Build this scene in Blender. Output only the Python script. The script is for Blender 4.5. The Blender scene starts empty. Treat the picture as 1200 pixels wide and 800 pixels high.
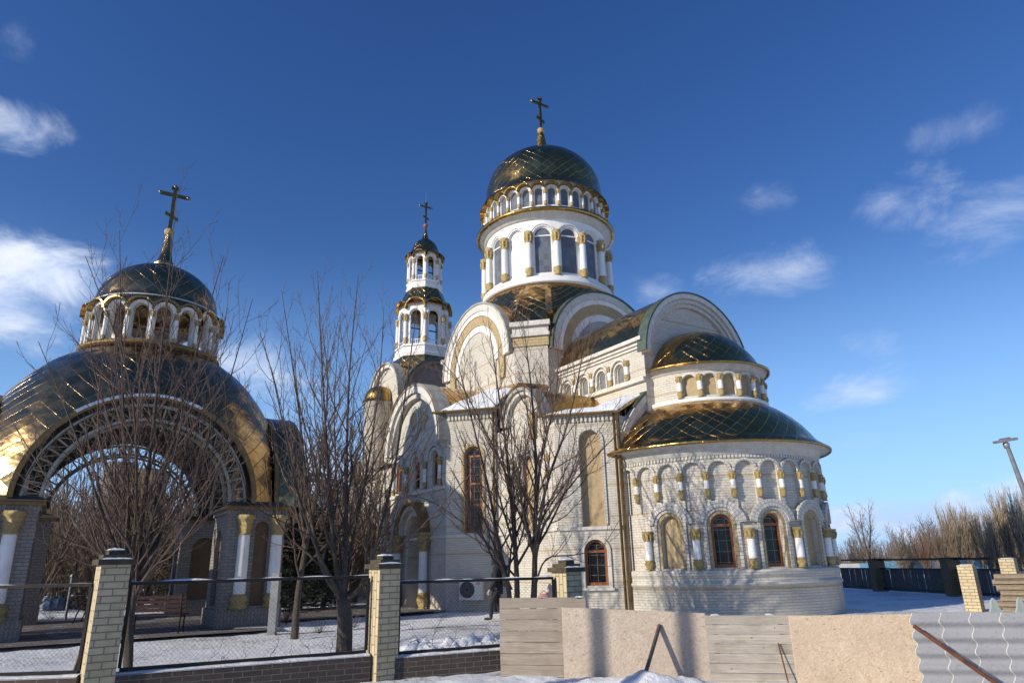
import bpy, math, random
from mathutils import Vector, Matrix, noise

R = math.radians
PI = math.pi
scene = bpy.context.scene
col = scene.collection
random.seed(7)

# ------------------------------------------------------------------ camera
cam_d = bpy.data.cameras.new('camera')
cam = bpy.data.objects.new('camera', cam_d)
col.objects.link(cam)
scene.camera = cam
cam_d.sensor_width = 36.0
cam_d.lens = 24.0
cam_d.clip_start = 0.05
cam_d.clip_end = 6000
CAM_H = 1.6
_p, _r = R(18.0), R(1.3)
fwd = Vector((0, math.cos(_p), math.sin(_p)))
up0 = Vector((0, -math.sin(_p), math.cos(_p)))
rt0 = Vector((1, 0, 0))
rt = rt0 * math.cos(_r) - up0 * math.sin(_r)
up = rt0 * math.sin(_r) + up0 * math.cos(_r)
mw = Matrix((rt, up, -fwd)).transposed().to_4x4()
mw.translation = (0, 0, CAM_H)
cam.matrix_world = mw

# ------------------------------------------------------------------ sun, sky, exposure
SUN_AZ = R(-58)          # angle from -Y toward +X of the direction to the sun
SUN_EL = R(22)
sdir = Vector((math.sin(SUN_AZ) * math.cos(SUN_EL), -math.cos(SUN_AZ) * math.cos(SUN_EL), math.sin(SUN_EL)))
sun_d = bpy.data.lights.new('sun', 'SUN')
sun_d.energy = 4.7
sun_d.angle = R(0.55)
sun_d.color = (1.0, 0.91, 0.76)
sun = bpy.data.objects.new('sun', sun_d)
col.objects.link(sun)
sun.rotation_euler = sdir.to_track_quat('Z', 'Y').to_euler()
sun.location = (-30, -20, 30)

scene.view_settings.view_transform = 'Standard'
scene.view_settings.look = 'None'
scene.view_settings.gamma = 1
scene.view_settings.use_curve_mapping = False
scene.view_settings.exposure = 0.08

world = bpy.data.worlds.new('World')
scene.world = world
world.use_nodes = True
wt = world.node_tree
wt.nodes.clear()


def nd(t, typ, props=None, **ins):
    n = t.nodes.new(typ)
    for k, v in (props or {}).items():
        setattr(n, k, v)
    for k, v in ins.items():
        key = int(k[1:]) if k[0] == '_' and k[1:].isdigit() else k.replace('__', ' ')
        s = n.inputs[key]
        if hasattr(v, 'is_linked') or isinstance(v, bpy.types.NodeSocket):
            t.links.new(v, s)
        else:
            s.default_value = v
    return n


def math_(t, op, a, b=None, c=None, clamp=False):
    n = t.nodes.new('ShaderNodeMath')
    n.operation = op
    n.use_clamp = clamp
    for i, v in enumerate((a, b, c)):
        if v is None:
            continue
        if isinstance(v, bpy.types.NodeSocket):
            t.links.new(v, n.inputs[i])
        else:
            n.inputs[i].default_value = v
    return n.outputs[0]


def vmath(t, op, a, b=None):
    n = t.nodes.new('ShaderNodeVectorMath')
    n.operation = op
    for i, v in enumerate((a, b)):
        if v is None:
            continue
        if isinstance(v, bpy.types.NodeSocket):
            t.links.new(v, n.inputs[i])
        else:
            n.inputs[i].default_value = v
    return n.outputs['Value'] if op in ('DOT_PRODUCT', 'LENGTH', 'DISTANCE') else n.outputs[0]


def mix(t, fac, a, b, mode='MIX'):
    n = t.nodes.new('ShaderNodeMix')
    n.data_type = 'RGBA'
    n.blend_type = mode
    n.clamp_factor = True
    for s, v in ((n.inputs[0], fac), (n.inputs[6], a), (n.inputs[7], b)):
        if isinstance(v, bpy.types.NodeSocket):
            t.links.new(v, s)
        else:
            s.default_value = v if not isinstance(v, tuple) else (tuple(v) + (1,) if len(v) == 3 else v)
    return n.outputs[2]


def ramp(t, fac, stops):
    n = t.nodes.new('ShaderNodeValToRGB')
    t.links.new(fac, n.inputs[0])
    cr = n.color_ramp
    while len(cr.elements) < len(stops):
        cr.elements.new(0.5)
    for e, (p, c) in zip(cr.elements, stops):
        e.position = p
        e.color = (c, c, c, 1) if isinstance(c, (int, float)) else tuple(c) + (1,)
    return n.outputs[0]


def smooth(t, x, a, b):
    n = t.nodes.new('ShaderNodeMapRange')
    n.interpolation_type = 'SMOOTHSTEP'
    t.links.new(x, n.inputs[0])
    n.inputs[1].default_value = a
    n.inputs[2].default_value = b
    return n.outputs[0]


sky = wt.nodes.new('ShaderNodeTexSky')
sky.sky_type = 'NISHITA'
sky.sun_disc = False
sky.sun_elevation = SUN_EL
sky.sun_rotation = math.atan2(sdir.x, sdir.y)
sky.altitude = 200
sky.air_density = 1.0
sky.dust_density = 0.25
sky.ozone_density = 2.2
hs = nd(wt, 'ShaderNodeHueSaturation', None, Hue=0.517, Saturation=1.3, Value=1.0, Color=sky.outputs[0])


def pix_dir(u, v):
    d = fwd * 800 + rt * (u - 600) + up * (400 - v)
    return d.normalized()


geo = wt.nodes.new('ShaderNodeTexCoord')
wdir = vmath(wt, 'NORMALIZE', geo.outputs['Generated'])
# clouds: each one is a soft lump at its own bearing in the sky, broken up by noise
wmap = nd(wt, 'ShaderNodeMapping', None, Vector=wdir, Rotation=(0.2, 0.3, 0.5), Scale=(0.8, 0.9, 1.5)).outputs[0]
nz1 = nd(wt, 'ShaderNodeTexNoise', None, Vector=wmap, Scale=9.0, Detail=11.0, Roughness=0.62, Distortion=0.5)
nz2 = nd(wt, 'ShaderNodeTexNoise', None, Vector=wdir, Scale=3.1, Detail=5.0, Roughness=0.55)
CLOUDS = [  # azimuth/elevation of the cloud (from where it stands in the sky), half width, half height, strength
    (18, 150, 50, 36, 0.5), (42, 318, 108, 44, 0.95), (-40, 345, 120, 60, 1.0), (285, 430, 90, 46, 0.42),
    (905, 322, 95, 45, 0.36), (1052, 232, 65, 50, 0.30), (1165, 255, 80, 45, 0.30), (1010, 402, 42, 25, 0.24),
    (1005, 455, 75, 26, 0.34), (895, 235, 45, 25, 0.2), (1095, 160, 55, 25, 0.2), (770, 345, 40, 26, 0.28),
    (1105, 605, 190, 34, 0.95), (980, 612, 120, 26, 0.7), (1250, 585, 130, 36, 0.8), (650, 600, 200, 40, 0.7),
    (20, 45, 25, 30, 0.13), (1010, 515, 40, 15, 0.15), (420, 560, 120, 40, 0.6), (-250, 250, 160, 60, 0.9)]
total = None
for (u, v, hw, hh, st) in CLOUDS:
    d = pix_dir(u, v)
    e1 = Vector((d.y, -d.x, 0)).normalized()
    e2 = d.cross(e1).normalized()
    z = d.dot(fwd) * 1.0
    kx = 800 / hw / z
    ky = 800 / hh / z
    rel = vmath(wt, 'SUBTRACT', wdir, tuple(d))
    a = math_(wt, 'MULTIPLY', vmath(wt, 'DOT_PRODUCT', rel, tuple(e1)), kx)
    b = math_(wt, 'MULTIPLY', vmath(wt, 'DOT_PRODUCT', rel, tuple(e2)), ky)
    rr = math_(wt, 'SQRT', math_(wt, 'ADD', math_(wt, 'MULTIPLY', a, a), math_(wt, 'MULTIPLY', b, b)))
    fall = smooth(wt, rr, 1.75, 0.0)
    den = math_(wt, 'ADD', math_(wt, 'MULTIPLY', fall, 1.15 + 0.55 * st), math_(wt, 'MULTIPLY', math_(wt, 'SUBTRACT', nz1.outputs[0], 0.56), 3.0))
    den = math_(wt, 'ADD', den, math_(wt, 'MULTIPLY', math_(wt, 'SUBTRACT', nz2.outputs[0], 0.5), 1.5))
    m = math_(wt, 'MULTIPLY', smooth(wt, den, 0.42, 1.7), min(1.0, st * 1.35))
    m = math_(wt, 'MULTIPLY', m, smooth(wt, fall, 0.0, 0.3))
    # only in front of this bearing
    m = math_(wt, 'MULTIPLY', m, smooth(wt, vmath(wt, 'DOT_PRODUCT', wdir, tuple(d)), 0.5, 0.8))
    total = m if total is None else math_(wt, 'MAXIMUM', total, m)
ccol = mix(wt, smooth(wt, nz1.outputs[0], 0.4, 0.7), (4.0, 5.1, 7.4), (6.9, 7.3, 8.2))
sepd = nd(wt, 'ShaderNodeSeparateXYZ', None, Vector=wdir)
low = smooth(wt, sepd.outputs[2], 0.44, -0.04)
skyb = mix(wt, math_(wt, 'MULTIPLY', low, 0.85), hs.outputs[0], (2.7, 5.2, 9.2))
skyc = mix(wt, total, skyb, ccol)
bg = nd(wt, 'ShaderNodeBackground', None, Color=skyc, Strength=0.125)
wo = wt.nodes.new('ShaderNodeOutputWorld')
wt.links.new(bg.outputs[0], wo.inputs[0])


# ------------------------------------------------------------------ materials
def new_mat(name, rough=0.7, metal=0.0, color=(0.5, 0.5, 0.5), spec=0.4):
    m = bpy.data.materials.new(name)
    m.use_nodes = True
    t = m.node_tree
    b = t.nodes['Principled BSDF']
    b.inputs['Base Color'].default_value = tuple(color) + (1,)
    b.inputs['Roughness'].default_value = rough
    b.inputs['Metallic'].default_value = metal
    b.inputs['Specular IOR Level'].default_value = spec
    return m, t, b


def uvn(t):
    return t.nodes.new('ShaderNodeUVMap').outputs[0]


def objc(t):
    return t.nodes.new('ShaderNodeTexCoord').outputs['Object']


def bump(t, b, h, dist=0.01, st=1.0, normal=None):
    n = nd(t, 'ShaderNodeBump', None, Height=h, Distance=dist, Strength=st)
    if normal is not None:
        t.links.new(normal, n.inputs['Normal'])
    t.links.new(n.outputs[0], b.inputs['Normal'])
    return n


def mottled(name, c1, c2, scale=4.0, rough=0.7, metal=0.0, bmp=0.004, detail=6.0, spec=0.4):
    m, t, b = new_mat(name, rough, metal, c1, spec)
    n = nd(t, 'ShaderNodeTexNoise', None, Vector=objc(t), Scale=scale, Detail=detail, Roughness=0.65)
    f = ramp(t, n.outputs[0], [(0.35, 0.0), (0.68, 1.0)])
    t.links.new(mix(t, f, c1, c2), b.inputs['Base Color'])
    n2 = nd(t, 'ShaderNodeTexNoise', None, Vector=objc(t), Scale=scale * 9, Detail=3.0)
    bump(t, b, n2.outputs[0], bmp)
    return m


def brick_mat(name, c1, c2, mortar, bw=0.26, bh=0.098, ms=0.009, band=None, band_every=0.98, stain=0.35, off=0.5):
    m, t, b = new_mat(name, 0.82)
    uv = uvn(t)
    br = nd(t, 'ShaderNodeTexBrick', {'offset': off}, Vector=uv, Color1=tuple(c1) + (1,), Color2=tuple(c2) + (1,), Mortar=tuple(mortar) + (1,),
            Scale=1.0, Mortar__Size=ms, Mortar__Smooth=0.25, Bias=0.0, Brick__Width=bw, Row__Height=bh)
    c = br.outputs[0]
    if band:
        sx = nd(t, 'ShaderNodeSeparateXYZ', None, Vector=uv)
        fr = math_(t, 'FRACT', math_(t, 'DIVIDE', math_(t, 'ADD', sx.outputs[1], 0.02), band_every))
        bm = math_(t, 'MULTIPLY', math_(t, 'LESS_THAN', fr, bh / band_every), 0.75)
        c = mix(t, bm, c, band)
    n = nd(t, 'ShaderNodeTexNoise', None, Vector=objc(t), Scale=0.9, Detail=7.0, Roughness=0.7)
    f = ramp(t, n.outputs[0], [(0.32, 1.0), (0.66, 0.0)])
    c = mix(t, math_(t, 'MULTIPLY', f, stain), c, tuple(x * 0.72 for x in c1))
    sm = nd(t, 'ShaderNodeMapping', None, Vector=objc(t), Scale=(2.6, 2.6, 0.16))
    sn_ = nd(t, 'ShaderNodeTexNoise', None, Vector=sm.outputs[0], Scale=1.6, Detail=6.0, Roughness=0.7)
    c = mix(t, math_(t, 'MULTIPLY', ramp(t, sn_.outputs[0], [(0.52, 0.0), (0.72, 1.0)]), 0.45 * stain / 0.35), c, tuple(x * 0.52 for x in c1))
    n2 = nd(t, 'ShaderNodeTexNoise', None, Vector=objc(t), Scale=26.0, Detail=4.0)
    c = mix(t, math_(t, 'MULTIPLY', ramp(t, n2.outputs[0], [(0.45, 0.0), (0.75, 1.0)]), 0.3), c, tuple(x * 0.55 for x in c1))
    t.links.new(c, b.inputs['Base Color'])
    h = math_(t, 'ADD', math_(t, 'MULTIPLY', br.outputs['Fac'], -1.0), math_(t, 'MULTIPLY', n2.outputs[0], 0.5))
    bump(t, b, h, 0.012)
    return m


M = {}
M['brick'] = brick_mat('white_silicate_brick', (0.64, 0.595, 0.515), (0.55, 0.51, 0.445), (0.45, 0.42, 0.37), bw=0.25, bh=0.076, ms=0.007, band=(0.42, 0.33, 0.20))
M['soldier'] = brick_mat('white_soldier_brick', (0.62, 0.59, 0.53), (0.55, 0.525, 0.475), (0.33, 0.315, 0.29), bw=0.30, bh=0.105, ms=0.011, off=0.0)
M['tanbrick'] = brick_mat('tan_textured_brick', (0.50, 0.38, 0.20), (0.42, 0.31, 0.16), (0.30, 0.25, 0.17), bw=0.24, bh=0.12, stain=0.2)
M['greybrick'] = brick_mat('grey_gate_brick', (0.30, 0.265, 0.23), (0.24, 0.21, 0.19), (0.13, 0.12, 0.11), bw=0.25, bh=0.09)
M['pillarbrick'] = brick_mat('yellow_pillar_brick', (0.60, 0.485, 0.30), (0.50, 0.40, 0.245), (0.19, 0.165, 0.13), bw=0.252, bh=0.0875, ms=0.008, stain=0.3)
M['darkbrick'] = brick_mat('dark_brown_brick', (0.085, 0.06, 0.05), (0.06, 0.045, 0.04), (0.16, 0.145, 0.13), bw=0.25, bh=0.08, ms=0.008, stain=0.3)
M['darkpillar'] = brick_mat('brown_fence_pillar_brick', (0.22, 0.155, 0.075), (0.17, 0.12, 0.06), (0.08, 0.07, 0.06), bw=0.25, bh=0.09)
M['plaster'] = mottled('white_paint', (0.80, 0.79, 0.77), (0.68, 0.66, 0.62), 3.0, 0.55, bmp=0.002)
M['stone'] = mottled('pale_cast_stone', (0.62, 0.60, 0.55), (0.48, 0.45, 0.39), 5.0, 0.7)
M['doorgilt'] = mottled('dull_gilt_moulding', (0.26, 0.165, 0.06), (0.17, 0.105, 0.04), 10.0, 0.5, 0.3)
M['tymp'] = mottled('grey_tympanum_plaster', (0.40, 0.41, 0.43), (0.30, 0.31, 0.33), 1.2, 0.6)
M['board'] = mottled('tan_board', (0.44, 0.33, 0.19), (0.34, 0.25, 0.14), 9.0, 0.75, bmp=0.003)
M['brownboard'] = mottled('brown_board', (0.17, 0.10, 0.05), (0.12, 0.075, 0.04), 8.0, 0.7)
M['redwood'] = mottled('red_brown_window_wood', (0.34, 0.12, 0.04), (0.22, 0.075, 0.027), 14.0, 0.4)
M['green'] = mottled('patinated_green_metal', (0.055, 0.095, 0.075), (0.13, 0.15, 0.12), 3.0, 0.5, 0.4)
M['greyedge'] = mottled('weathered_grey_rim', (0.40, 0.39, 0.35), (0.22, 0.21, 0.18), 3.5, 0.65)
M['goldpaint'] = mottled('gold_paint', (0.56, 0.42, 0.19), (0.38, 0.27, 0.10), 16.0, 0.38, 0.3, bmp=0.02)
M['brass'] = mottled('brass_downpipe', (0.33, 0.22, 0.075), (0.16, 0.10, 0.045), 6.0, 0.38, 0.85)
M['crossmetal'] = mottled('dark_gilded_cross', (0.20, 0.15, 0.06), (0.12, 0.09, 0.045), 6.0, 0.35, 0.9)
M['steel'] = mottled('pale_steel_lattice', (0.42, 0.385, 0.31), (0.28, 0.25, 0.19), 6.0, 0.55, 0.3)
M['innerdark'] = mottled('dome_inner_dark', (0.05, 0.045, 0.04), (0.09, 0.08, 0.065), 3.0, 0.8)
M['iron'] = mottled('black_iron', (0.012, 0.011, 0.011), (0.03, 0.022, 0.018), 9.0, 0.5, 0.3)
M['wire'] = mottled('wire', (0.05, 0.045, 0.04), (0.02, 0.02, 0.02), 9.0, 0.5, 0.5)
M['darkmoss'] = mottled('mossy_concrete_cap', (0.11, 0.09, 0.05), (0.05, 0.045, 0.035), 9.0, 0.85, bmp=0.02)
M['bark'] = mottled('grey_brown_bark', (0.15, 0.118, 0.095), (0.07, 0.056, 0.047), 22.0, 0.85, bmp=0.03)
M['twig'] = mottled('brown_twigs', (0.15, 0.098, 0.074), (0.095, 0.062, 0.05), 6.0, 0.8)
M['fartwig'] = mottled('far_brown_twigs', (0.25, 0.185, 0.13), (0.16, 0.12, 0.09), 0.6, 0.9)
M['rustwig'] = mottled('far_russet_twigs', (0.24, 0.115, 0.065), (0.17, 0.085, 0.05), 0.6, 0.9)
M['poplartwig'] = mottled('straw_poplar_twigs', (0.44, 0.35, 0.23), (0.34, 0.265, 0.17), 0.6, 0.9)
M['farbark'] = mottled('far_bark', (0.14, 0.11, 0.085), (0.09, 0.07, 0.06), 2.0, 0.9)
M['needle'] = mottled('dark_conifer_needles', (0.022, 0.036, 0.020), (0.012, 0.02, 0.013), 2.5, 0.8)
M['graymetal'] = mottled('grey_post_metal', (0.30, 0.31, 0.32), (0.20, 0.20, 0.21), 8.0, 0.5, 0.5)
M['acwhite'] = mottled('off_white_casing', (0.62, 0.62, 0.58), (0.52, 0.52, 0.48), 3.0, 0.45)
M['red'] = mottled('red_emblem', (0.55, 0.03, 0.03), (0.45, 0.03, 0.03), 3.0, 0.5)
M['black'] = mottled('black_plastic', (0.018, 0.018, 0.02), (0.03, 0.03, 0.032), 8.0, 0.55)
M['rust'] = mottled('rusty_iron', (0.24, 0.085, 0.04), (0.11, 0.05, 0.035), 12.0, 0.8, 0.2, bmp=0.02)
M['paleiron'] = mottled('worn_grey_pipe', (0.27, 0.23, 0.19), (0.12, 0.095, 0.08), 12.0, 0.7, 0.3, bmp=0.015)
M['cloth_black'] = mottled('black_cloth', (0.014, 0.014, 0.016), (0.026, 0.026, 0.03), 20.0, 0.9)
M['cloth_grey'] = mottled('charcoal_cloth', (0.03, 0.03, 0.036), (0.02, 0.02, 0.022), 20.0, 0.9)
M['skin'] = mottled('skin', (0.50, 0.30, 0.22), (0.45, 0.26, 0.19), 20.0, 0.55, bmp=0.0)
M['benchwood'] = mottled('dark_red_bench_wood', (0.075, 0.026, 0.018), (0.045, 0.017, 0.012), 12.0, 0.5)
M['pink'] = mottled('dusty_pink_cloth', (0.48, 0.22, 0.20), (0.38, 0.18, 0.16), 10.0, 0.9)
M['bluetarp'] = mottled('blue_plastic', (0.03, 0.075, 0.17), (0.02, 0.05, 0.11), 5.0, 0.45)
M['blueshed'] = mottled('faded_blue_wall', (0.10, 0.30, 0.50), (0.22, 0.42, 0.55), 0.8, 0.7)
M['whitewall'] = mottled('off_white_wall', (0.62, 0.62, 0.60), (0.5, 0.5, 0.5), 0.8, 0.7)
M['pallet'] = mottled('weathered_pallet_wood', (0.30, 0.235, 0.16), (0.20, 0.155, 0.11), 10.0, 0.85)
M['slateshard'] = mottled('pale_green_grey_slate', (0.42, 0.47, 0.43), (0.33, 0.38, 0.35), 8.0, 0.7)
M['door'] = mottled('cream_door', (0.50, 0.44, 0.32), (0.44, 0.38, 0.28), 2.0, 0.5)
M['paper'] = mottled('paper', (0.75, 0.76, 0.80), (0.7, 0.7, 0.75), 3.0, 0.8)
M['roofdark'] = mottled('dark_roofing', (0.06, 0.05, 0.045), (0.10, 0.08, 0.06), 3.0, 0.6)
M['fencewood'] = mottled('black_stained_fence_boards', (0.105, 0.10, 0.098), (0.06, 0.057, 0.058), 6.0, 0.75)


def glass_mat(name, color, rough=0.06):
    m, t, b = new_mat(name, rough, 0.0, color, 0.35)
    uv = uvn(t)
    br = nd(t, 'ShaderNodeTexBrick', {'offset': 0.0}, Vector=uv, Color1=tuple(color) + (1,), Color2=tuple(c * 1.5 for c in color) + (1,),
            Mortar=(0.16, 0.15, 0.13, 1), Scale=1.0, Mortar__Size=0.008, Brick__Width=0.24, Row__Height=0.30)
    t.links.new(br.outputs[0], b.inputs['Base Color'])
    n = nd(t, 'ShaderNodeTexNoise', None, Vector=objc(t), Scale=2.5, Detail=1.0)
    bump(t, b, n.outputs[0], 0.02, 0.5)
    return m


M['glass'] = glass_mat('dark_window_glass', (0.012, 0.012, 0.013), 0.12)
M['drumglass'] = glass_mat('drum_window_glass', (0.10, 0.115, 0.14), 0.1)
M['greypane'] = mottled('grey_obscured_glass', (0.22, 0.22, 0.22), (0.15, 0.15, 0.15), 3.0, 0.2, bmp=0.001)
M['whitefilm'] = mottled('white_window_panel', (0.66, 0.67, 0.69), (0.55, 0.57, 0.62), 1.5, 0.3, bmp=0.001)


def gold_mat(name, size=0.31, base=(0.57, 0.355, 0.125), rough=0.12, tilt=0.11, seam=(0.40, 0.27, 0.11)):
    """gilded metal scales: a diamond grid in metres, every scale leaning its own way, raised seams"""
    m, t, b = new_mat(name, rough, 1.0, base)
    uv = uvn(t)
    rot = nd(t, 'ShaderNodeMapping', None, Vector=uv, Rotation=(0, 0, R(45)), Scale=(1 / size, 1 / size, 1))
    cell = vmath(t, 'FLOOR', rot.outputs[0])
    wn = nd(t, 'ShaderNodeTexWhiteNoise', {'noise_dimensions': '2D'}, Vector=cell)
    fr = vmath(t, 'FRACTION', rot.outputs[0])
    sx = nd(t, 'ShaderNodeSeparateXYZ', None, Vector=fr)
    ex = math_(t, 'MINIMUM', sx.outputs[0], math_(t, 'SUBTRACT', 1.0, sx.outputs[0]))
    ey = math_(t, 'MINIMUM', sx.outputs[1], math_(t, 'SUBTRACT', 1.0, sx.outputs[1]))
    edge = math_(t, 'MINIMUM', ex, math_(t, 'ADD', math_(t, 'MULTIPLY', ey, 2.2), 0.013))
    g = t.nodes.new('ShaderNodeNewGeometry')
    rnd = vmath(t, 'SUBTRACT', wn.outputs['Color'], (0.5, 0.5, 0.5))
    sc = t.nodes.new('ShaderNodeVectorMath')
    sc.operation = 'SCALE'
    t.links.new(rnd, sc.inputs[0])
    sc.inputs['Scale'].default_value = tilt
    n0 = vmath(t, 'NORMALIZE', vmath(t, 'ADD', g.outputs['Normal'], sc.outputs[0]))
    nz = nd(t, 'ShaderNodeTexNoise', None, Vector=uv, Scale=2.6, Detail=2.0)
    seamh = smooth(t, edge, 0.035, 0.0)
    h = math_(t, 'ADD', math_(t, 'MULTIPLY', seamh, 0.25), math_(t, 'MULTIPLY', nz.outputs[0], 0.9))
    bump(t, b, h, 0.035, 0.8, n0)
    v = mix(t, wn.outputs['Value'], base, tuple(x * 0.72 for x in base))
    dirt = nd(t, 'ShaderNodeTexNoise', None, Vector=uv, Scale=1.1, Detail=6.0, Roughness=0.7)
    v = mix(t, math_(t, 'MULTIPLY', ramp(t, dirt.outputs[0], [(0.45, 0.0), (0.7, 1.0)]), 0.45), v, tuple(x * 0.45 for x in base))
    v = mix(t, math_(t, 'MULTIPLY', smooth(t, edge, 0.026, 0.006), 0.35), v, seam)
    t.links.new(v, b.inputs['Base Color'])
    rg = math_(t, 'ADD', rough, math_(t, 'MULTIPLY', ramp(t, dirt.outputs[0], [(0.4, 0.0), (0.75, 1.0)]), 0.18))
    t.links.new(rg, b.inputs['Roughness'])
    return m


M['gold'] = gold_mat('gilded_scale_roof')
M['gategold'] = gold_mat('weathered_gilded_scale_roof', 0.34, (0.40, 0.275, 0.13), 0.15, 0.13, (0.30, 0.22, 0.11))
M['goldtrim'] = gold_mat('gilded_trim', 0.5, (0.52, 0.33, 0.10), 0.24, 0.14)


def snow_mat(name, dirt=0.0):
    m, t, b = new_mat(name, 0.65, 0.0, (0.82, 0.84, 0.88), 0.3)
    oc = objc(t)
    n1 = nd(t, 'ShaderNodeTexNoise', None, Vector=oc, Scale=1.6, Detail=8.0, Roughness=0.7)
    n2 = nd(t, 'ShaderNodeTexNoise', None, Vector=oc, Scale=16.0, Detail=6.0, Roughness=0.75)
    c = mix(t, n1.outputs[0], (0.76, 0.785, 0.83), (0.88, 0.89, 0.91))
    if dirt:
        n3 = nd(t, 'ShaderNodeTexNoise', None, Vector=oc, Scale=0.35, Detail=4.0, Roughness=0.6)
        s = math_(t, 'ADD', math_(t, 'MULTIPLY', n2.outputs[0], 0.62), math_(t, 'MULTIPLY', n3.outputs[0], 0.45))
        f = ramp(t, s, [(0.565, 0.0), (0.61, 1.0)])
        c = mix(t, math_(t, 'MULTIPLY', f, dirt), c, (0.13, 0.11, 0.085))
    t.links.new(c, b.inputs['Base Color'])
    h = math_(t, 'ADD', n2.outputs[0], math_(t, 'MULTIPLY', n1.outputs[0], 3.0))
    bump(t, b, h, 0.05, 0.9)
    return m


M['snow'] = snow_mat('clean_snow')
M['groundsnow'] = snow_mat('trodden_snow', 0.7)


def paving_mat():
    m, t, b = new_mat('paving_slabs', 0.8)
    oc = objc(t)
    br = nd(t, 'ShaderNodeTexBrick', None, Vector=oc, Color1=(0.17, 0.145, 0.135, 1), Color2=(0.14, 0.12, 0.115, 1), Mortar=(0.07, 0.065, 0.06, 1),
            Scale=1.0, Mortar__Size=0.01, Brick__Width=0.4, Row__Height=0.2)
    n = nd(t, 'ShaderNodeTexNoise', None, Vector=oc, Scale=1.3, Detail=8.0, Roughness=0.7)
    f = ramp(t, n.outputs[0], [(0.55, 0.0), (0.66, 1.0)])
    t.links.new(mix(t, math_(t, 'MULTIPLY', f, 0.6), br.outputs[0], (0.6, 0.62, 0.66)), b.inputs['Base Color'])
    bump(t, b, br.outputs['Fac'], 0.01, -1.0)
    return m


M['paving'] = paving_mat()


def plank_mat(name, c1, c2, row=0.15, length=2.4, gap=0.006):
    m, t, b = new_mat(name, 0.8)
    uv = uvn(t)
    br = nd(t, 'ShaderNodeTexBrick', {'offset': 0.37}, Vector=uv, Color1=tuple(c1) + (1,), Color2=tuple(c2) + (1,), Mortar=(0.04, 0.03, 0.025, 1), Scale=1.0,
            Mortar__Size=gap, Mortar__Smooth=0.3, Brick__Width=length, Row__Height=row)
    mp = nd(t, 'ShaderNodeMapping', None, Vector=uv, Scale=(1.4, 26.0, 1.0))
    n = nd(t, 'ShaderNodeTexNoise', None, Vector=mp.outputs[0], Scale=2.0, Detail=8.0, Roughness=0.7, Distortion=0.6)
    c = mix(t, ramp(t, n.outputs[0], [(0.4, 0.0), (0.7, 1.0)]), br.outputs[0], tuple(x * 0.55 for x in c1), 'MIX')
    mt_ = nd(t, 'ShaderNodeMapping', None, Vector=uv, Scale=(0.25, 6.5, 1.0))
    n4 = nd(t, 'ShaderNodeTexNoise', None, Vector=mt_.outputs[0], Scale=1.0, Detail=2.0)
    c = mix(t, math_(t, 'MULTIPLY', ramp(t, n4.outputs[0], [(0.4, 0.0), (0.62, 1.0)]), 0.55), c, tuple(x * 0.66 for x in c2))
    n2 = nd(t, 'ShaderNodeTexNoise', None, Vector=uv, Scale=3.0, Detail=5.0)
    c = mix(t, math_(t, 'MULTIPLY', ramp(t, n2.outputs[0], [(0.5, 0.0), (0.72, 1.0)]), 0.5), c, (0.16, 0.12, 0.09))
    vo = nd(t, 'ShaderNodeTexVoronoi', None, Vector=uv, Scale=5.0)
    c = mix(t, math_(t, 'MULTIPLY', math_(t, 'LESS_THAN', vo.outputs['Distance'], 0.055), 0.75), c, (0.06, 0.04, 0.03))
    t.links.new(c, b.inputs['Base Color'])
    bump(t, b, math_(t, 'ADD', math_(t, 'MULTIPLY', br.outputs['Fac'], -1.5), math_(t, 'MULTIPLY', n.outputs[0], 0.5)), 0.01)
    return m


M['planks'] = plank_mat('weathered_planks', (0.44, 0.36, 0.27), (0.36, 0.29, 0.22))
M['planks2'] = plank_mat('pale_weathered_planks', (0.50, 0.43, 0.34), (0.43, 0.36, 0.28), 0.115)


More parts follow.
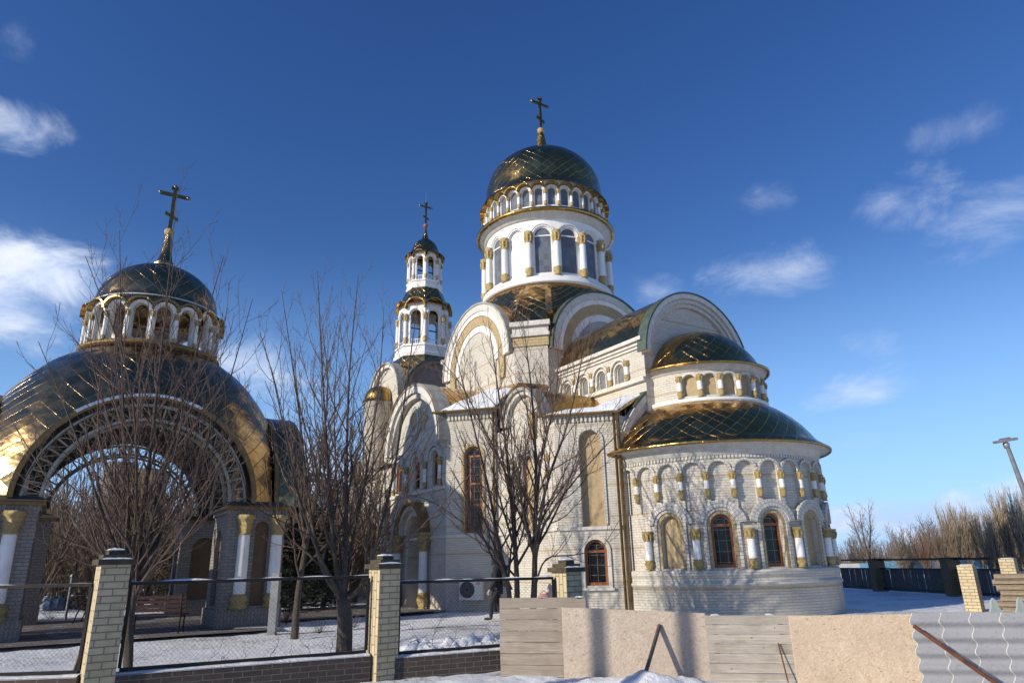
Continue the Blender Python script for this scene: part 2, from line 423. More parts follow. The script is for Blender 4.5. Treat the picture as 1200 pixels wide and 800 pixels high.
def osb_mat(name, tint):
    m, t, b = new_mat(name, 0.75)
    uv = uvn(t)
    c = None
    cols = [(0.51, 0.425, 0.34), (0.44, 0.365, 0.285), (0.58, 0.495, 0.41), (0.37, 0.29, 0.215)]
    cols = [tuple(a * b_ for a, b_ in zip(x, tint)) for x in cols]
    hsum = None
    for i, (rz, sc) in enumerate(((0.3, 17), (1.25, 19), (2.1, 22), (-0.6, 27))):
        m0 = nd(t, 'ShaderNodeMapping', None, Vector=uv, Rotation=(0, 0, rz))
        mp = nd(t, 'ShaderNodeMapping', None, Vector=m0.outputs[0], Scale=(sc, sc * 3.6, 1), Location=(i * 3.3, i * 1.7, 0))
        wn = nd(t, 'ShaderNodeTexVoronoi', None, Vector=mp.outputs[0], Scale=1.0)
        sp = nd(t, 'ShaderNodeSeparateColor', None, Color=wn.outputs['Color'])
        if c is None:
            c = mix(t, sp.outputs[0], cols[0], cols[1])
            hsum = sp.outputs[0]
        else:
            f = math_(t, 'MULTIPLY', math_(t, 'GREATER_THAN', sp.outputs[0], 0.6), 0.7)
            c = mix(t, f, c, mix(t, sp.outputs[1], cols[2], cols[3]))
            hsum = math_(t, 'ADD', hsum, math_(t, 'MULTIPLY', sp.outputs[1], 0.6))
    fl = nd(t, 'ShaderNodeMapping', None, Vector=uv, Rotation=(0, 0, 0.5), Scale=(7, 16, 1))
    fv = nd(t, 'ShaderNodeTexVoronoi', None, Vector=fl.outputs[0], Scale=1.0)
    c = mix(t, math_(t, 'MULTIPLY', math_(t, 'LESS_THAN', fv.outputs['Distance'], 0.13), 0.55), c, (0.13, 0.085, 0.05))
    n = nd(t, 'ShaderNodeTexNoise', None, Vector=uv, Scale=1.4, Detail=5.0)
    c = mix(t, math_(t, 'MULTIPLY', ramp(t, n.outputs[0], [(0.42, 0.0), (0.7, 1.0)]), 0.35), c, tuple(x * 0.7 for x in cols[1]))
    t.links.new(c, b.inputs['Base Color'])
    bump(t, b, hsum, 0.0009)
    return m


M['osb1'] = osb_mat('weathered_strand_board', (0.98, 0.97, 0.97))
M['osb2'] = osb_mat('new_strand_board', (1.16, 1.10, 1.0))


def slate_mat():
    m, t, b = new_mat('grey_asbestos_sheet', 0.75)
    oc = objc(t)
    n = nd(t, 'ShaderNodeTexNoise', None, Vector=oc, Scale=2.5, Detail=8.0, Roughness=0.65)
    c = mix(t, n.outputs[0], (0.25, 0.25, 0.265), (0.36, 0.36, 0.375))
    n2 = nd(t, 'ShaderNodeTexNoise', None, Vector=oc, Scale=30.0, Detail=4.0)
    c = mix(t, math_(t, 'MULTIPLY', ramp(t, n2.outputs[0], [(0.55, 0.0), (0.7, 1.0)]), 0.35), c, (0.16, 0.16, 0.16))
    t.links.new(c, b.inputs['Base Color'])
    bump(t, b, n2.outputs[0], 0.006)
    return m


M['slate'] = slate_mat()
M['slatedge'] = mottled('pale_broken_slate_edge', (0.62, 0.63, 0.63), (0.5, 0.5, 0.5), 20.0, 0.8)


# ------------------------------------------------------------------ mesh builder
class MB:
    """collects faces; m maps builder coordinates to the object's own coordinates"""

    def __init__(self, m=None):
        self.v, self.f, self.uv, self.sm, self.m = [], [], [], [], m

    def pt(self, p):
        self.v.append(tuple(self.m(*p)) if self.m else tuple(p))
        return len(self.v) - 1

    def fi(self, idx, uv=None, sm=False):
        if uv is None:
            ps = [Vector(self.v[i]) for i in idx]
            n = (ps[1] - ps[0]).cross(ps[-1] - ps[0])
            if len(ps) > 3 and n.length < 1e-9:
                n = (ps[2] - ps[1]).cross(ps[3] - ps[1])
            if n.length > 0:
                n.normalize()
            if abs(n.z) > 0.7:
                uv = [(p.x, p.y) for p in ps]
            else:
                tg = Vector((-n.y, n.x, 0))
                tg = tg.normalized() if tg.length > 1e-6 else Vector((1, 0, 0))
                uv = [(p.dot(tg), p.z) for p in ps]
        self.f.append(tuple(idx))
        self.uv.extend(uv)
        self.sm.append(sm)

    def quad(self, ps, uv=None, sm=False):
        self.fi([self.pt(p) for p in ps], uv, sm)

    def box(self, a0, a1, b0, b1, c0, c1, du=None):
        """box in builder space; with du it is cut along the first axis so that it can bend"""
        n = 1 if not du else max(1, int(math.ceil((a1 - a0) / du)))
        xs = [a0 + (a1 - a0) * i / n for i in range(n + 1)]
        for x0, x1 in zip(xs, xs[1:]):
            self.quad([(x0, b0, c1), (x1, b0, c1), (x1, b1, c1), (x0, b1, c1)], [(x0, b0), (x1, b0), (x1, b1), (x0, b1)])
            self.quad([(x0, b0, c0), (x0, b1, c0), (x1, b1, c0), (x1, b0, c0)], [(x0, b0), (x0, b1), (x1, b1), (x1, b0)])
            self.quad([(x0, b1, c0), (x0, b1, c1), (x1, b1, c1), (x1, b1, c0)], [(x0, c0), (x0, c1), (x1, c1), (x1, c0)])
            self.quad([(x0, b0, c0), (x1, b0, c0), (x1, b0, c1), (x0, b0, c1)], [(x0, c0), (x1, c0), (x1, c1), (x0, c1)])
        for x in (a0, a1):
            self.quad([(x, b0, c0), (x, b0, c1), (x, b1, c1), (x, b1, c0)], [(c0, b0), (c1, b0), (c1, b1), (c0, b1)])
        return self

    def grid(self, fn, nu, nv, uvf=None, sm=True, closed=False):
        ids = [[self.pt(fn(i / nu, j / nv)) for j in range(nv + 1)] for i in range(nu if closed else nu + 1)]
        for i in range(nu):
            i2 = (i + 1) % nu if closed else i + 1
            for j in range(nv):
                q = (ids[i][j], ids[i2][j], ids[i2][j + 1], ids[i][j + 1])
                uv = None
                if uvf:
                    uv = [uvf(i / nu, j / nv), uvf((i + 1) / nu, j / nv), uvf((i + 1) / nu, (j + 1) / nv), uvf(i / nu, (j + 1) / nv)]
                self.fi(q, uv, sm)
        return self

    def lathe(self, prof, seg=48, a0=0.0, a1=2 * PI, c=(0, 0), uvr=None, sm=True, close_ends=False):
        closed = abs(a1 - a0 - 2 * PI) < 1e-6
        uvr = uvr or max(p[0] for p in prof)
        ln = [0.0]
        for p, q in zip(prof, prof[1:]):
            ln.append(ln[-1] + math.hypot(q[0] - p[0], q[1] - p[1]))
        k = len(prof) - 1

        def fn(s, t):
            j = int(round(t * k))
            a = a0 + (a1 - a0) * s
            return (c[0] + prof[j][0] * math.cos(a), c[1] + prof[j][0] * math.sin(a), prof[j][1])

        def uvf(s, t):
            return ((a0 + (a1 - a0) * s) * uvr, ln[int(round(t * k))])
        self.grid(fn, seg, k, uvf, sm, closed)
        return self

    def tube(self, path, rad, seg=6, cap=True, sm=True):
        path = [Vector(p) for p in path]
        rad = rad if isinstance(rad, (list, tuple)) else [rad] * len(path)
        rings = []
        d0 = (path[1] - path[0]).normalized()
        x = d0.orthogonal().normalized()
        L = 0.0
        for i, p in enumerate(path):
            d = (path[min(i + 1, len(path) - 1)] - path[max(i - 1, 0)])
            d = d.normalized() if d.length > 1e-9 else d0
            x = x - d * x.dot(d)
            x = x.normalized() if x.length > 1e-6 else d.orthogonal().normalized()
            y = d.cross(x)
            rings.append([self.pt(p + (x * math.cos(2 * PI * k / seg) + y * math.sin(2 * PI * k / seg)) * rad[i]) for k in range(seg)])
        for i in range(len(rings) - 1):
            L2 = L + (path[i + 1] - path[i]).length
            for k in range(seg):
                k2 = (k + 1) % seg
                u0, u1 = k / seg * 6.28 * rad[i], (k + 1) / seg * 6.28 * rad[i]
                self.fi((rings[i][k], rings[i][k2], rings[i + 1][k2], rings[i + 1][k]), [(u0, L), (u1, L), (u1, L2), (u0, L2)], sm)
            L = L2
        if cap:
            for rg in (rings[0], rings[-1]):
                self.fi(rg, [(0, 0)] * len(rg), False)
        return self

    # ---- wall panels: builder space is (u along the wall, z, d outward)
    def wall(self, u0, u1, zb, zt, holes=(), du=1e9, d=0.0, sm=False):
        ztf = zt if callable(zt) else (lambda u: zt)
        xs = {u0, u1}
        n = max(1, int(math.ceil((u1 - u0) / du)))
        xs.update(u0 + (u1 - u0) * i / n for i in range(n + 1))
        if callable(zt):
            xs.update(u0 + (u1 - u0) * (0.5 - 0.5 * math.cos(PI * i / 40)) for i in range(41))
        for h in holes:
            xs.update(h.breaks())
        xs = sorted(x for x in xs if u0 - 1e-9 <= x <= u1 + 1e-9)
        for a, b in zip(xs, xs[1:]):
            if b - a < 1e-6:
                continue
            mid = (a + b) / 2
            cur = (zb, zb)
            for h in sorted((h for h in holes if h.u0 < mid < h.u1), key=lambda h: h.z0):
                self._q(a, b, cur, (h.z0, h.z0), d, sm)
                cur = (h.top(a), h.top(b))
            self._q(a, b, cur, (ztf(a), ztf(b)), d, sm)
        return self

    def _q(self, a, b, lo, hi, d, sm=False):
        if hi[0] - lo[0] < 1e-5 and hi[1] - lo[1] < 1e-5:
            return
        ha, hb = max(hi[0], lo[0]), max(hi[1], lo[1])
        pts = [(a, lo[0], d), (b, lo[1], d), (b, hb, d), (a, ha, d)]
        if ha - lo[0] < 1e-5:
            pts = pts[:3]
        elif hb - lo[1] < 1e-5:
            pts = [pts[0], pts[1], pts[3]]
        self.quad(pts, [(p[0], p[1]) for p in pts], sm)

    def reveal(self, h, depth, d=0.0):
        path = h.outline()
        path = path + [path[0]]
        L = 0
        for p, q in zip(path, path[1:]):
            l2 = math.hypot(q[0] - p[0], q[1] - p[1])
            self.quad([(p[0], p[1], d), (q[0], q[1], d), (q[0], q[1], d - depth), (p[0], p[1], d - depth)],
                      [(0, L), (0, L + l2), (depth, L + l2), (depth, L)])
            L += l2
        return self

    def fill(self, h, d):
        xs = sorted(h.breaks())
        for a, b in zip(xs, xs[1:]):
            self._q(a, b, (h.z0, h.z0), (h.top(a), h.top(b)), d)
        return self

    def arch(self, c, zs, r0, r1, d0, d1, a0=0.0, a1=PI, seg=18, legs=None):
        """flat arched band of inner/outer radius r0/r1 from depth d0 to d1, with legs down to a height"""
        for i in range(seg):
            t0, t1 = a0 + (a1 - a0) * i / seg, a0 + (a1 - a0) * (i + 1) / seg
            p = lambda r, t, d: (c + r * math.cos(t), zs + r * math.sin(t), d)
            rm = (r0 + r1) / 2
            self.quad([p(r0, t0, d1), p(r1, t0, d1), p(r1, t1, d1), p(r0, t1, d1)], [(r0, t0 * rm), (r1, t0 * rm), (r1, t1 * rm), (r0, t1 * rm)])
            self.quad([p(r1, t0, d0), p(r1, t1, d0), p(r1, t1, d1), p(r1, t0, d1)], [(d0, t0 * rm), (d0, t1 * rm), (d1, t1 * rm), (d1, t0 * rm)])
            self.quad([p(r0, t0, d1), p(r0, t1, d1), p(r0, t1, d0), p(r0, t0, d0)], [(d1, t0 * rm), (d1, t1 * rm), (d0, t1 * rm), (d0, t0 * rm)])
        for t in (a0, a1):
            if legs is None:
                self.quad([(c + r0 * math.cos(t), zs + r0 * math.sin(t), d0), (c + r1 * math.cos(t), zs + r1 * math.sin(t), d0),
                           (c + r1 * math.cos(t), zs + r1 * math.sin(t), d1), (c + r0 * math.cos(t), zs + r0 * math.sin(t), d1)])
        if legs is not None:
            self.box(c - r1, c - r0, legs, zs, d0, d1)
            self.box(c + r0, c + r1, legs, zs, d0, d1)
        return self

    def build(self, name, mat, parent=None, loc=None, **props):
        me = bpy.data.meshes.new(name)
        me.from_pydata(self.v, [], self.f)
        uvl = me.uv_layers.new(name='UVMap')
        flat = [x for p in self.uv for x in p]
        uvl.data.foreach_set('uv', flat)
        me.polygons.foreach_set('use_smooth', self.sm)
        me.materials.append(mat)
        o = bpy.data.objects.new(name, me)
        col.objects.link(o)
        if parent is not None:
            o.parent = parent
        if loc is not None:
            o.location = loc
        for k, v in props.items():
            o[k] = v
        return o


class Hole:
    def __init__(self, c, w, z0, zt, flat=False):
        self.c, self.w, self.z0, self.zt, self.flat = c, w, z0, zt, flat
        self.u0, self.u1, self.r = c - w / 2, c + w / 2, w / 2
        self.zs = zt if flat else zt - self.r

    def top(self, u):
        if self.flat:
            return self.zt
        return self.zs + math.sqrt(max(0.0, self.r ** 2 - (u - self.c) ** 2))

    def breaks(self):
        return [self.c + self.r * math.cos(PI * i / 12) for i in range(13)]

    def outline(self):
        if self.flat:
            return [(self.u0, self.z0), (self.u0, self.zt), (self.u1, self.zt), (self.u1, self.z0)]
        return [(self.u0, self.z0)] + [(self.c - self.r * math.cos(PI * i / 14), self.zs + self.r * math.sin(PI * i / 14)) for i in range(15)] + [(self.u1, self.z0)]


def empty(name, label, cat, loc=(0, 0, 0), rz=0.0, group=None):
    o = bpy.data.objects.new(name, None)
    col.objects.link(o)
    o.location = loc
    o.rotation_euler = (0, 0, rz)
    o['label'] = label
    o['category'] = cat
    if group:
        o['group'] = group
    return o


def tag(o, label, cat, group=None):
    o['label'] = label
    o['category'] = cat
    if group:
        o['group'] = group
    return o


def inst(src, parent, loc=(0, 0, 0), rz=0.0, sc=None):
    c = src.copy()
    col.objects.link(c)
    c.parent = parent
    c.location = loc
    c.rotation_euler = (0, 0, rz)
    if sc:
        c.scale = sc
    return c


def copy_tree(o, parent=None):
    kids = list(o.children)
    c = o.copy()
    col.objects.link(c)
    if parent is not None:
        c.parent = parent
    for k in kids:
        copy_tree(k, c)
    return c


def m_plane(p, q):
    """panel from plan point p toward plan point q; outward is to the right of p->q (walls run from east to west on the south side)"""
    p, q = Vector(p), Vector(q)
    t = (q - p).normalized()
    n = Vector((-t.y, t.x))
    return (lambda u, z, d: (p.x + t.x * u + n.x * d, p.y + t.y * u + n.y * d, z)), (q - p).length


def m_cyl(c, Rr):
    """panel round a drum: u is arc length measured east to north"""
    return lambda u, z, d: (c[0] + (Rr + d) * math.cos(u / Rr), c[1] + (Rr + d) * math.sin(u / Rr), z)


# ------------------------------------------------------------------ ground
def hash_ground(x, y):
    h = 0.05 * noise.noise((x * 0.35, y * 0.35, 1.3)) + 0.02 * noise.noise((x * 1.3, y * 1.3, 4.2))
    h += 0.016 * noise.noise((x * 4.1, y * 4.1, 7.7))
    fp = 0.0
    for k in range(2):                                    # trodden path: footprint-sized dents
        fp += max(0.0, noise.noise((x * 3.2 + k * 9.1, y * 3.2, 2.2 + k)) - 0.25) * 0.05
    h -= fp
    return h


def axis(fine_lo, fine_hi, step, far):
    xs = []
    x = fine_lo
    while x <= fine_hi:
        xs.append(x)
        x += step
    s, x, hi = step, xs[-1], []
    while x < far:
        s *= 1.35
        x += s
        hi.append(x)
    s, x, lo = step, xs[0], []
    while x > -far:
        s *= 1.35
        x -= s
        lo.append(x)
    return lo[::-1] + xs + hi


gx, gy = axis(-16, 18, 0.16, 2500), axis(6, 30, 0.16, 2500)
gb = MB()
gid = [[gb.pt((x, y, hash_ground(x, y) if abs(x) < 60 and -30 < y < 80 else 0.0)) for y in gy] for x in gx]
for i in range(len(gx) - 1):
    for j in range(len(gy) - 1):
        gb.fi((gid[i][j], gid[i + 1][j], gid[i + 1][j + 1], gid[i][j + 1]), [(0, 0)] * 4, True)
gb.build('ground', M['groundsnow'], kind='structure')



def snow_bank(name, x0, x1, y0, y1, hf, nx=110, ny=60):
    b = MB()

    def fn(s, t):
        x, y = x0 + (x1 - x0) * s, y0 + (y1 - y0) * t
        e = min(1.0, min(s, 1 - s, t, 1 - t) * 8)
        return (x, y, hash_ground(x, y) - 0.03 + 0.03 * e + e * hf(x, y))
    b.grid(fn, nx, ny, None, True)
    return b.build(name, M['snow'], kind='structure')


def bank1(x, y):
    n = 0.8 + 0.5 * noise.noise((x * 2.1, y * 2.1, 4.4)) + 0.22 * noise.noise((x * 7, y * 7, 1.4)) + 0.1 * noise.noise((x * 17, y * 17, 2.4))
    return n * (0.25 * math.exp(-(((x - 1.8) / 0.55) ** 2 + ((y - 9.85) / 0.4) ** 2)) + 0.10 * math.exp(-(((x - 0.3) / 1.5) ** 2 + ((y - 10.45) / 0.5) ** 2))
                + 0.06 * math.exp(-(((x - 3.2) / 0.8) ** 2 + ((y - 9.7) / 0.5) ** 2)))


def bank2(x, y):
    w = math.exp(-((y - 15.0 - 0.25 * (x + 1)) / 0.62) ** 2)
    return w * (0.10 + 0.26 * abs(noise.noise((x * 2.6, y * 2.6, 3.1))) + 0.12 * abs(noise.noise((x * 6, y * 6, 1.1))) + 0.05 * noise.noise((x * 14, y * 14, 5.1)))


snow_bank('snow_bank', -1.6, 4.4, 8.9, 11.2, bank1, 150, 70)
snow_bank('snow_ridge', -2.7, 1.6, 13.6, 16.6, bank2, 120, 80)

# ------------------------------------------------------------------ the church (its own axes: x east, y north)
ALPHA = R(33)
CH_A = Vector((24.7 * math.sin(R(15.6)), 24.7 * math.cos(R(15.6)), 0))
E_AX = Vector((math.sin(ALPHA), -math.cos(ALPHA), 0))
N_AX = Vector((math.cos(ALPHA), math.sin(ALPHA), 0))


def W(e, n, z=0.0):
    p = CH_A + E_AX * e + N_AX * n
    return Vector((p.x, p.y, z))


church = empty('church', 'white brick domed church with gilded roofs, tall drum, bell tower and rounded apse', 'church', CH_A, ALPHA - PI / 2)
BK, SO, GOLD, PL = M['brick'], M['soldier'], M['gold'], M['plaster']


# column kinds: one object tree each, later copied (white shaft > gilded capital, gilded base)
def column_kind(h, r, cap_h, base_h, name='column', seg=14):
    s = MB().lathe([(r, base_h * 0.9), (r * 0.93, h - cap_h * 0.9)], seg).build(name, PL, church)
    cp = [(r * 0.95, h - cap_h), (r * 1.12, h - cap_h * 0.97), (r * 1.0, h - cap_h * 0.88), (r * 1.15, h - cap_h * 0.6), (r * 1.28, h - cap_h * 0.5), (r * 1.1, h - cap_h * 0.45),
          (r * 1.22, h - cap_h * 0.2), (r * 1.36, h - cap_h * 0.12), (r * 1.36, h), (0, h)]
    cb = MB().lathe(cp, seg)
    for k in range(8):
        a = k * PI / 4
        x, y = math.cos(a) * r * 1.15, math.sin(a) * r * 1.15
        cb.tube([(x * 0.9, y * 0.9, h - cap_h * 0.9), (x * 1.1, y * 1.1, h - cap_h * 0.55), (x * 1.18, y * 1.18, h - cap_h * 0.25)], [r * 0.12, r * 0.2, r * 0.1], 5)
    cb.build('capital', M['goldpaint'], s)
    bp = [(0, 0), (r * 1.05, 0), (r * 1.1, base_h * 0.1), (r * 0.75, base_h * 0.18), (r * 1.25, base_h * 0.5), (r * 1.32, base_h * 0.62), (r * 0.95, base_h * 0.85),
          (r * 1.25, base_h * 0.93), (r * 1.05, base_h)]
    MB().lathe(bp, seg).build('base', M['goldpaint'], s)
    return s


_used = set()


def put_column(kind, x, y, z, parent=None):
    if kind.name not in _used:
        _used.add(kind.name)
        kind.location = (x, y, z)
        if parent:
            kind.parent = parent
        return kind
    c = copy_tree(kind, parent or church)
    c.location = (x, y, z)
    return c


K_apse = column_kind(1.10, 0.115, 0.30, 0.27)
K_blind = column_kind(0.74, 0.075, 0.24, 0.26)
K_small = column_kind(0.74, 0.085, 0.22, 0.24)
K_drum = column_kind(2.2, 0.155, 0.56, 0.40)
K_gal = column_kind(0.78, 0.065, 0.22, 0.2)
K_bell = column_kind(1.95, 0.12, 0.5, 0.36)
K_bell2 = column_kind(1.45, 0.085, 0.34, 0.26)
K_porch = column_kind(2.72, 0.17, 0.62, 0.66, name='porch_column')
K_win = column_kind(1.05, 0.075, 0.3, 0.24)


def window_at(mp, h, depth, style='wood', parent=None):
    """glazed arched window set in an opening: frame > pane"""
    fm = MB(mp)
    w = 0.072 if style == 'wood' else 0.04
    d0, d1 = -depth - 0.01, -depth + 0.05
    fm.arch(h.c, h.zs, h.r - w, h.r - 0.001, d0, d1, seg=14, legs=h.z0)
    fm.box(h.u0 + w, h.u1 - w, h.z0, h.z0 + w * 1.3, d0, d1)
    if style == 'wood':
        zt = h.zs - 0.04
        fm.box(h.u0 + w, h.u1 - w, zt, zt + w, d0, d1)
        if h.zt - h.z0 > 2.4:
            for f in (0.34, 0.62):
                z = h.z0 + (h.zs - h.z0) * f
                fm.box(h.u0 + w, h.u1 - w, z, z + w, d0, d1)
            fm.box(h.c + 0.12, h.c + 0.12 + w * 0.7, h.z0, h.zs, d0, d1 - 0.01)
    elif style == 'drum':
        zt = h.zs
        fm.box(h.u0 + w, h.u1 - w, zt - 0.03, zt + 0.03, d0, d1)
    mt = M['redwood'] if style == 'wood' else PL
    f = fm.build('window', mt, parent or church)
    MB(mp).fill(h, -depth).build('pane', M['glass'] if style == 'wood' else M['drumglass'], f)
    return f


def boarded_at(mp, h, depth, parent=None, mat='board', name='boarded_window'):
    return MB(mp).fill(h, -depth).build(name, M[mat], parent or church)


# ---- main apse
RA = 3.5
mA = m_cyl((0, 0), RA)
ang = lambda a, r=RA: R(a) * r
lowW = [3.5 + 24.3 * k for k in range(-3, 4)]
apse = MB(mA)
holes = [Hole(ang(a), 0.62, 1.36, 2.84) for a in lowW]
upc = [-0.7 + 12.3 * k for k in range(-8, 9)]
blind = [Hole(ang(a + 6.15), 0.58, 2.95, 4.34) for a in upc[:-1]]
# the tall blind niches sit between the lower arch bands
apse.wall(ang(-101), ang(101), 1.31, 4.8, holes + blind, du=0.16)
for h in holes:
    apse.reveal(h, 0.24)
for h in blind:
    apse.reveal(h, 0.07)
    apse.fill(h, -0.07)
apse.build('apse_wall', BK, church)
pl_ = MB().lathe([(3.66, -0.2), (3.64, 0.86), (3.69, 0.87), (3.69, 0.95), (3.64, 0.96), (3.64, 1.12), (3.66, 1.13), (3.66, 1.26), (3.62, 1.31), (RA, 1.312)], 110, R(-101), R(101)).build('plinth', BK, church)
for h in holes:
    MB(mA).arch(h.c, h.zs, 0.312, 0.40, -0.02, 0.03, seg=20, legs=1.34).build('window_ring', M['tanbrick'], church)
ab = MB(mA)
for h, a in zip(holes, lowW):
    ab.arch(h.c, h.zs, 0.41, 0.50, 0.0, 0.07, seg=20, legs=1.33)
    ab.arch(h.c, h.zs, 0.50, 0.70, 0.0, 0.12, a0=0.12, a1=PI - 0.12, seg=20)
for h in blind:
    ab.arch(h.c, h.zs, 0.295, 0.372, 0.0, 0.075, a0=0.0, a1=PI, seg=14)
ab.build('archivolts', SO, church)
cor = MB().lathe([(3.5, 4.52), (3.55, 4.53), (3.55, 4.62), (3.58, 4.63), (3.58, 4.76), (3.63, 4.80), (3.92, 4.875)], 110, R(-101), R(101)).build('cornice', M['stone'], church)
dent = MB(mA)
u = ang(-100)
while u < ang(100):
    dent.box(u, u + 0.06, 4.44, 4.52, 0.0, 0.05)
    dent.box(u + 0.06, u + 0.11, 4.44, 4.52, 0.0, 0.008)
    u += 0.11
dent.build('dentil_course', M['stone'], church)
for k, a in enumerate(lowW):
    if k in (1, 2):
        window_at(mA, holes[k], 0.2)
    else:
        boarded_at(mA, holes[k], 0.16)
for a in [lowW[0] - 12.15] + [x + 12.15 for x in lowW]:
    put_column(K_apse, (RA + 0.09) * math.cos(R(a)), (RA + 0.09) * math.sin(R(a)), 1.33)
for a in upc:
    put_column(K_blind, (RA + 0.045) * math.cos(R(a)), (RA + 0.045) * math.sin(R(a)), 3.30)
halfdome = MB().lathe([(3.95, 4.87), (3.93, 4.93), (3.72, 5.08), (3.58, 5.2), (3.44, 5.42), (3.22, 5.71), (2.94, 5.99), (2.58, 6.27), (2.1, 6.55)], 72, R(-101), R(101), uvr=3.2)
halfdome.build('apse_roof', GOLD, church)
MB().lathe([(3.90, 4.86), (3.965, 4.83), (3.985, 4.90), (3.94, 4.93)], 110, R(-101), R(101)).build('eave_fascia', M['goldtrim'], church)
MB().lathe([(2.38, 7.68), (2.43, 7.66), (2.45, 7.74), (2.40, 7.77)], 64, R(-95), R(95)).build('eave_fascia', M['goldtrim'], church)

# ---- small upper drum of the apse
RS = 2.13
mS = m_cyl((0, 0), RS)
sw = [-56 + 17.35 * k for k in range(0, 8)]
sh = [Hole(ang(a, RS), 0.44, 6.68, 7.38) for a in sw]
sd = MB(mS).wall(ang(-100, RS), ang(100, RS), 6.4, 7.72, sh, du=0.14)
for h in sh:
    sd.reveal(h, 0.12)
sd.build('small_drum_wall', BK, church)
sa = MB(mS)
for h in sh:
    sa.arch(h.c, h.zs, 0.235, 0.31, 0.0, 0.06, seg=14)
    boarded_at(mS, h, 0.10)
sa.build('archivolts', M['stone'], church)
for k in range(9):
    a = R(-56 - 8.7 + 17.35 * k)
    put_column(K_small, (RS + 0.05) * math.cos(a), (RS + 0.05) * math.sin(a), 6.62)
MB().lathe([(RS, 6.45), (RS + 0.14, 6.46), (RS + 0.14, 6.58), (RS, 6.6)], 60, R(-100), R(100)).build('sill_band', PL, church)
MB().lathe([(RS, 7.5), (RS + 0.06, 7.52), (RS + 0.08, 7.62), (RS + 0.2, 7.68), (RS + 0.24, 7.74)], 60, R(-100), R(100)).build('cornice', M['stone'], church)
MB().lathe([(2.42, 7.70), (2.40, 7.75), (2.2, 7.8), (2.02, 8.17), (1.86, 8.42), (1.64, 8.70), (1.4, 8.93), (1.11, 9.13), (0.8, 9.28), (0.4, 9.38), (0.0, 9.42)], 64, R(-92), R(92), uvr=2.0).build('upper_apse_roof', GOLD, church)


def circ_top(c, zc, r, base):
    return lambda u: max(base, zc + math.sqrt(max(0.0, r * r - (u - c) ** 2))) if abs(u - c) < r else base


def arch_gable(mp, c, zc, spec, a0=0.0, a1=PI, seg=44, parent=None):
    """nested arched bands: (r0, r1, d0, d1, material, name)"""
    for (r0, r1, d0, d1, mt, nm) in spec:
        MB(mp).arch(c, zc, r0, r1, d0, d1, a0, a1, seg).build(nm, mt, parent or church)


# ---- lower east wall with its low arched gable
mE, LE = m_plane((-0.35, 3.61), (-0.35, -3.61))
# outward must be east: p->q runs north to south, outward = (-t.y, t.x) = (1, 0)
ew = MB(mE).wall(0, LE, -0.2, circ_top(3.61, 3.79, 4.02, 6.15))
ew.build('east_wall', BK, church)
arch_gable(mE, 3.61, 3.79, [(4.01, 4.10, -0.1, 0.24, M['green'], 'gable_rim')], R(41), R(139))
arch_gable(mE, 3.61, 3.79, [(3.80, 4.01, 0.0, 0.21, M['stone'], 'gable_soffit'),
                            (3.60, 3.80, 0.0, 0.15, SO, 'gable_archivolt'), (3.42, 3.60, 0.0, 0.08, SO, 'gable_archivolt')], R(27), R(153))

# ---- nave of the east arm
mNE, LNE = m_plane((-0.1, 2.45), (-0.1, -2.45))
MB(mNE).wall(0, LNE, 6.3, circ_top(2.45, 8.33, 2.55, 8.3)).build('east_gable_wall', BK, church)
arch_gable(mNE, 2.45, 8.33, [(2.60, 2.66, -0.1, 0.34, M['green'], 'gable_rim'), (2.42, 2.60, 0.0, 0.31, M['stone'], 'gable_soffit'),
                             (2.26, 2.42, 0.0, 0.22, SO, 'gable_archivolt'), (2.12, 2.26, 0.0, 0.13, SO, 'gable_archivolt')], R(2), R(178))
for sgn in (-1, 1):
    a, b = ((-0.1, -2.45), (-4.95, -2.45)) if sgn < 0 else ((-4.95, 2.45), (-0.1, 2.45))
    mN, LN = m_plane(a, b)
    nh = [Hole(x if sgn < 0 else LN - x, 0.46, 7.62, 8.28) for x in (1.27, 2.28, 3.30, 4.34)]
    nw = MB(mN).wall(0, LN, 6.2, 8.72, nh)
    for h in nh:
        nw.reveal(h, 0.14)
    nw.build('nave_wall', BK, church)
    nb = MB(mN)
    for h in nh:
        nb.arch(h.c, h.zs, 0.25, 0.31, 0.0, 0.05, legs=7.6)
        nb.arch(h.c, h.zs, 0.38, 0.46, 0.0, 0.10, legs=8.02)
        f = MB(mN).arch(h.c, h.zs, 0.195, 0.229, -0.12, -0.06, seg=14, legs=h.z0).build('window', M['stone'], church)
        MB(mN).fill(h, -0.11).build('pane', M['greypane'], f)
    nb.build('archivolts', M['stone'], church)
    MB(mN).box(-0.02, LN, 7.42, 7.56, 0.0, 0.14).build('sill_band', M['stone'], church)
    cb = MB(mN)
    cb.box(-0.05, LN, 8.62, 8.72, 0.0, 0.06)
    cb.box(-0.08, LN, 8.72, 8.84, 0.0, 0.13)
    cb.box(-0.12, LN, 8.84, 8.97, 0.0, 0.24)
    cb.build('cornice', M['stone'], church)
    if sgn < 0:
        for x in (0.86, 1.77, 2.79, 3.82):
            p = mN(x, 0, 0.06)
            put_column(K_small, p[0], p[1], 7.58)
MB().grid(lambda s, t: (-4.9 + 5.13 * t, 2.64 * math.cos(R(11) + R(158) * s), 8.33 + 2.64 * math.sin(R(11) + R(158) * s)), 40, 10,
          lambda s, t: (s * 7.3, t * 5.25), True).build('nave_roof', GOLD, church)

